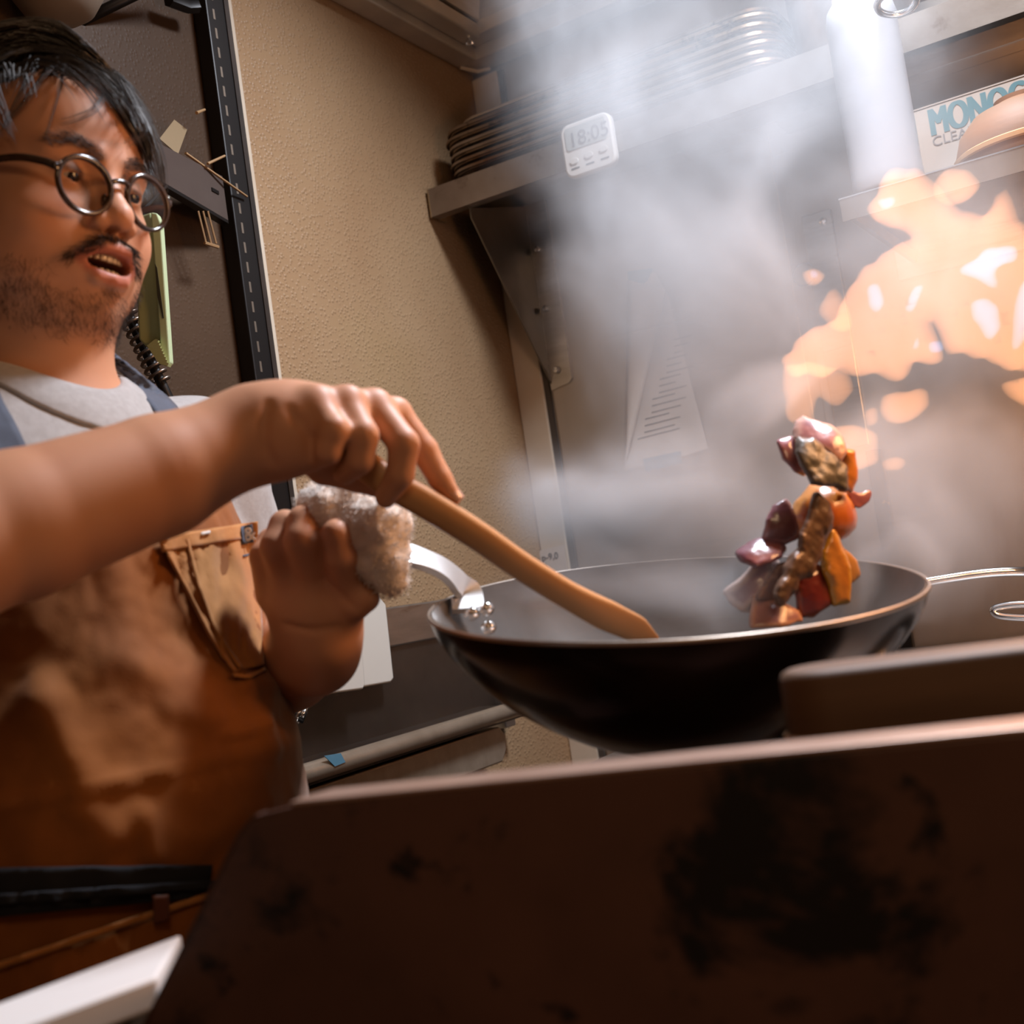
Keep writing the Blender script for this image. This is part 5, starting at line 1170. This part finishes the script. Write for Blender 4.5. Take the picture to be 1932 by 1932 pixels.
sk = fire('flame', 'tiny round spark of flame at the far left of the fire', [(1520, 510), (1540, 505), (1556, 520), (1548, 535), (1530, 534)], FLM, DF, .024, .001, .002, .01, .003, None, 8, LF)
fire('hot_core', None, [(1528, 512), (1540, 516), (1540, 526), (1530, 524)], FLW, DF-.016, .010, .0005, .001, .005, .002, sk, 9)
fire('flame', 'thin faint flame veil rising over the tossed onions', [(1478, 780), (1476, 735), (1500, 700), (1545, 715), (1590, 705), (1600, 740), (1580, 790), (1556, 760), (1530, 800), (1500, 770), (1495, 795)], FLS, DF-.02, .028, .002, .008, .03, .004, None, 10, LF)
fire('flame', 'faint small flame above the veil near the mounting strip', [(1545, 590), (1562, 556), (1575, 580), (1590, 620), (1565, 615)], FLS, DF, .028, .003, .004, .02, .0035, None, 11, LF)

# ---------------------------------------------------------------- smoke: a density grid filled by a node field
def smoke(name, label, lo, hi, res, build, dens, col=(.86, .86, .89), aniso=.15, step=4):
    me = bpy.data.meshes.new(name); o = bpy.data.objects.new(name, me); C.objects.link(o); tag(o, label, 'smoke', None, 'stuff')
    ng = bpy.data.node_groups.new(name+'_field', 'GeometryNodeTree'); ng.interface.new_socket('Geometry', in_out='OUTPUT', socket_type='NodeSocketGeometry')
    N = ng.nodes; L = ng.links; out = N.new('NodeGroupOutput'); vc = N.new('GeometryNodeVolumeCube')
    vc.inputs['Min'].default_value = lo; vc.inputs['Max'].default_value = hi
    for a, r_ in zip('XYZ', res): vc.inputs['Resolution '+a].default_value = r_
    pos = N.new('GeometryNodeInputPosition').outputs[0]
    class F: pass
    def math_(op, a, b=None, c=None):
        n = N.new('ShaderNodeMath'); n.operation = op
        for i, x in enumerate((a, b, c)):
            if x is None: continue
            if isinstance(x, (int, float)): n.inputs[i].default_value = x
            else: L.new(x, n.inputs[i])
        return n.outputs[0]
    def vm(op, a, b=None):
        n = N.new('ShaderNodeVectorMath'); n.operation = op
        for i, x in enumerate((a, b)):
            if x is None: continue
            if isinstance(x, (tuple, list, np.ndarray)): n.inputs[i].default_value = tuple(float(t) for t in x)
            elif isinstance(x, (int, float)): n.inputs['Scale'].default_value = x
            else: L.new(x, n.inputs[i])
        return n.outputs['Value'] if op in ('DOT_PRODUCT', 'LENGTH', 'DISTANCE') else n.outputs['Vector']
    def noise(p, sc, det=3, rgh=.55, dist=0., vec=False):
        n = N.new('ShaderNodeTexNoise'); n.inputs['Scale'].default_value = sc; n.inputs['Detail'].default_value = det; n.inputs['Roughness'].default_value = rgh; n.inputs['Distortion'].default_value = dist
        L.new(p, n.inputs['Vector']); return n.outputs['Color' if vec else 'Fac']
    def mr(x, a, b, c=0., d=1., smooth=True):
        n = N.new('ShaderNodeMapRange'); n.interpolation_type = 'SMOOTHSTEP' if smooth else 'LINEAR'
        for i, y in enumerate((a, b, c, d)): n.inputs[i+1].default_value = y
        L.new(x, n.inputs[0]); return n.outputs[0]
    f = F(); f.pos, f.m, f.v, f.noise, f.mr = pos, math_, vm, noise, mr
    L.new(build(f), vc.inputs['Density'])
    mt = bpy.data.materials.new(name+'_mat'); mt.use_nodes = True; nt = mt.node_tree; nt.nodes.remove(nt.nodes['Principled BSDF'])
    pv = nt.nodes.new('ShaderNodeVolumePrincipled'); pv.inputs['Color'].default_value = (*col, 1); pv.inputs['Density'].default_value = dens; pv.inputs['Anisotropy'].default_value = aniso
    nt.links.new(pv.outputs[0], nt.nodes['Material Output'].inputs['Volume']); mt.cycles.volume_step_rate = step
    sm = N.new('GeometryNodeSetMaterial'); sm.inputs['Material'].default_value = mt
    L.new(vc.outputs[0], sm.inputs[0]); L.new(sm.outputs[0], out.inputs[0])
    md = o.modifiers.new('field', 'NODES'); md.node_group = ng; me.materials.append(mt); return o
def puff(f, p, c, r, soft=.6):                        # 1 inside an ellipsoid of radii r, fading outwards
    q_ = f.v('SUBTRACT', p, c); q_ = f.v('DIVIDE', q_, r); return f.mr(f.v('LENGTH', q_), 1.0, 1.0-soft)
def plume(f):
    w1 = f.v('SUBTRACT', f.noise(f.pos, 3.2, 2, .5, 0, True), (.5, .5, .5)); p = f.v('ADD', f.pos, f.v('SCALE', w1, .30))
    w2 = f.v('SUBTRACT', f.noise(p, 11., 2, .55, 0, True), (.5, .5, .5)); p2 = f.v('ADD', p, f.v('SCALE', w2, .055))
    n1 = f.noise(f.v('MULTIPLY', p2, (1, 1, .62)), 6.5, 4, .58); n2 = f.noise(p2, 22., 4, .6)
    d = f.m('MULTIPLY', f.mr(n1, .45, .66), f.mr(n2, .25, .75, .45, 1.2, False))
    n3 = f.noise(f.v('MULTIPLY', p2, (1, 1, .5)), 7.5, 2, .5); rid = f.m('POWER', f.m('SUBTRACT', 1.0, f.m('ABSOLUTE', f.m('SUBTRACT', f.m('MULTIPLY', n3, 2.0), 1.0))), 16.0)
    d = f.m('ADD', f.m('MULTIPLY', d, .85), f.m('MULTIPLY', f.m('MULTIPLY', rid, f.mr(n2, .3, .7)), .55))
    haze = f.m('MULTIPLY', f.mr(n1, .25, .75, .18, .42), 1.0)
    pw = f.v('ADD', f.v('ADD', f.pos, f.v('SCALE', w1, .17)), f.v('SCALE', w2, .11))
    shp = None
    for (x, y, dd, rx, ry, rd, a) in SMK:
        e = f.m('MULTIPLY', puff(f, pw, at(x, y, dd), (rx*dd/FPX, rd, ry*dd/FPX)), a); shp = e if shp is None else f.m('MAXIMUM', shp, e)
    low = None
    return f.m('MULTIPLY', f.m('ADD', d, haze), shp)
SMK = [(1150, 60, 1.55, 260, 300, .28, .32), (1300, 320, 1.42, 320, 330, .30, .56), (1450, 120, 1.5, 420, 300, .28, .30), (1330, 620, 1.28, 320, 360, .26, .85), (1250, 930, 1.15, 330, 220, .20, 1.25),
       (1620, 960, 1.14, 420, 280, .18, .7), (1700, 520, 1.30, 420, 340, .22, .35), (1420, 710, 1.12, 120, 100, .08, 1.9), (1200, 1120, 1.03, 360, 80, .10, 1.1), (1650, 1050, 1.05, 130, 100, .07, 4.0), (1180, 950, 1.05, 230, 110, .10, 1.6)]
smoke('smoke', 'pale drifting smoke rising from the wok up to the hood', tuple(map(float, (-1.12, .72, 1.0))), (.30, 1.86, 2.20), (240, 190, 200), plume, 9.0)
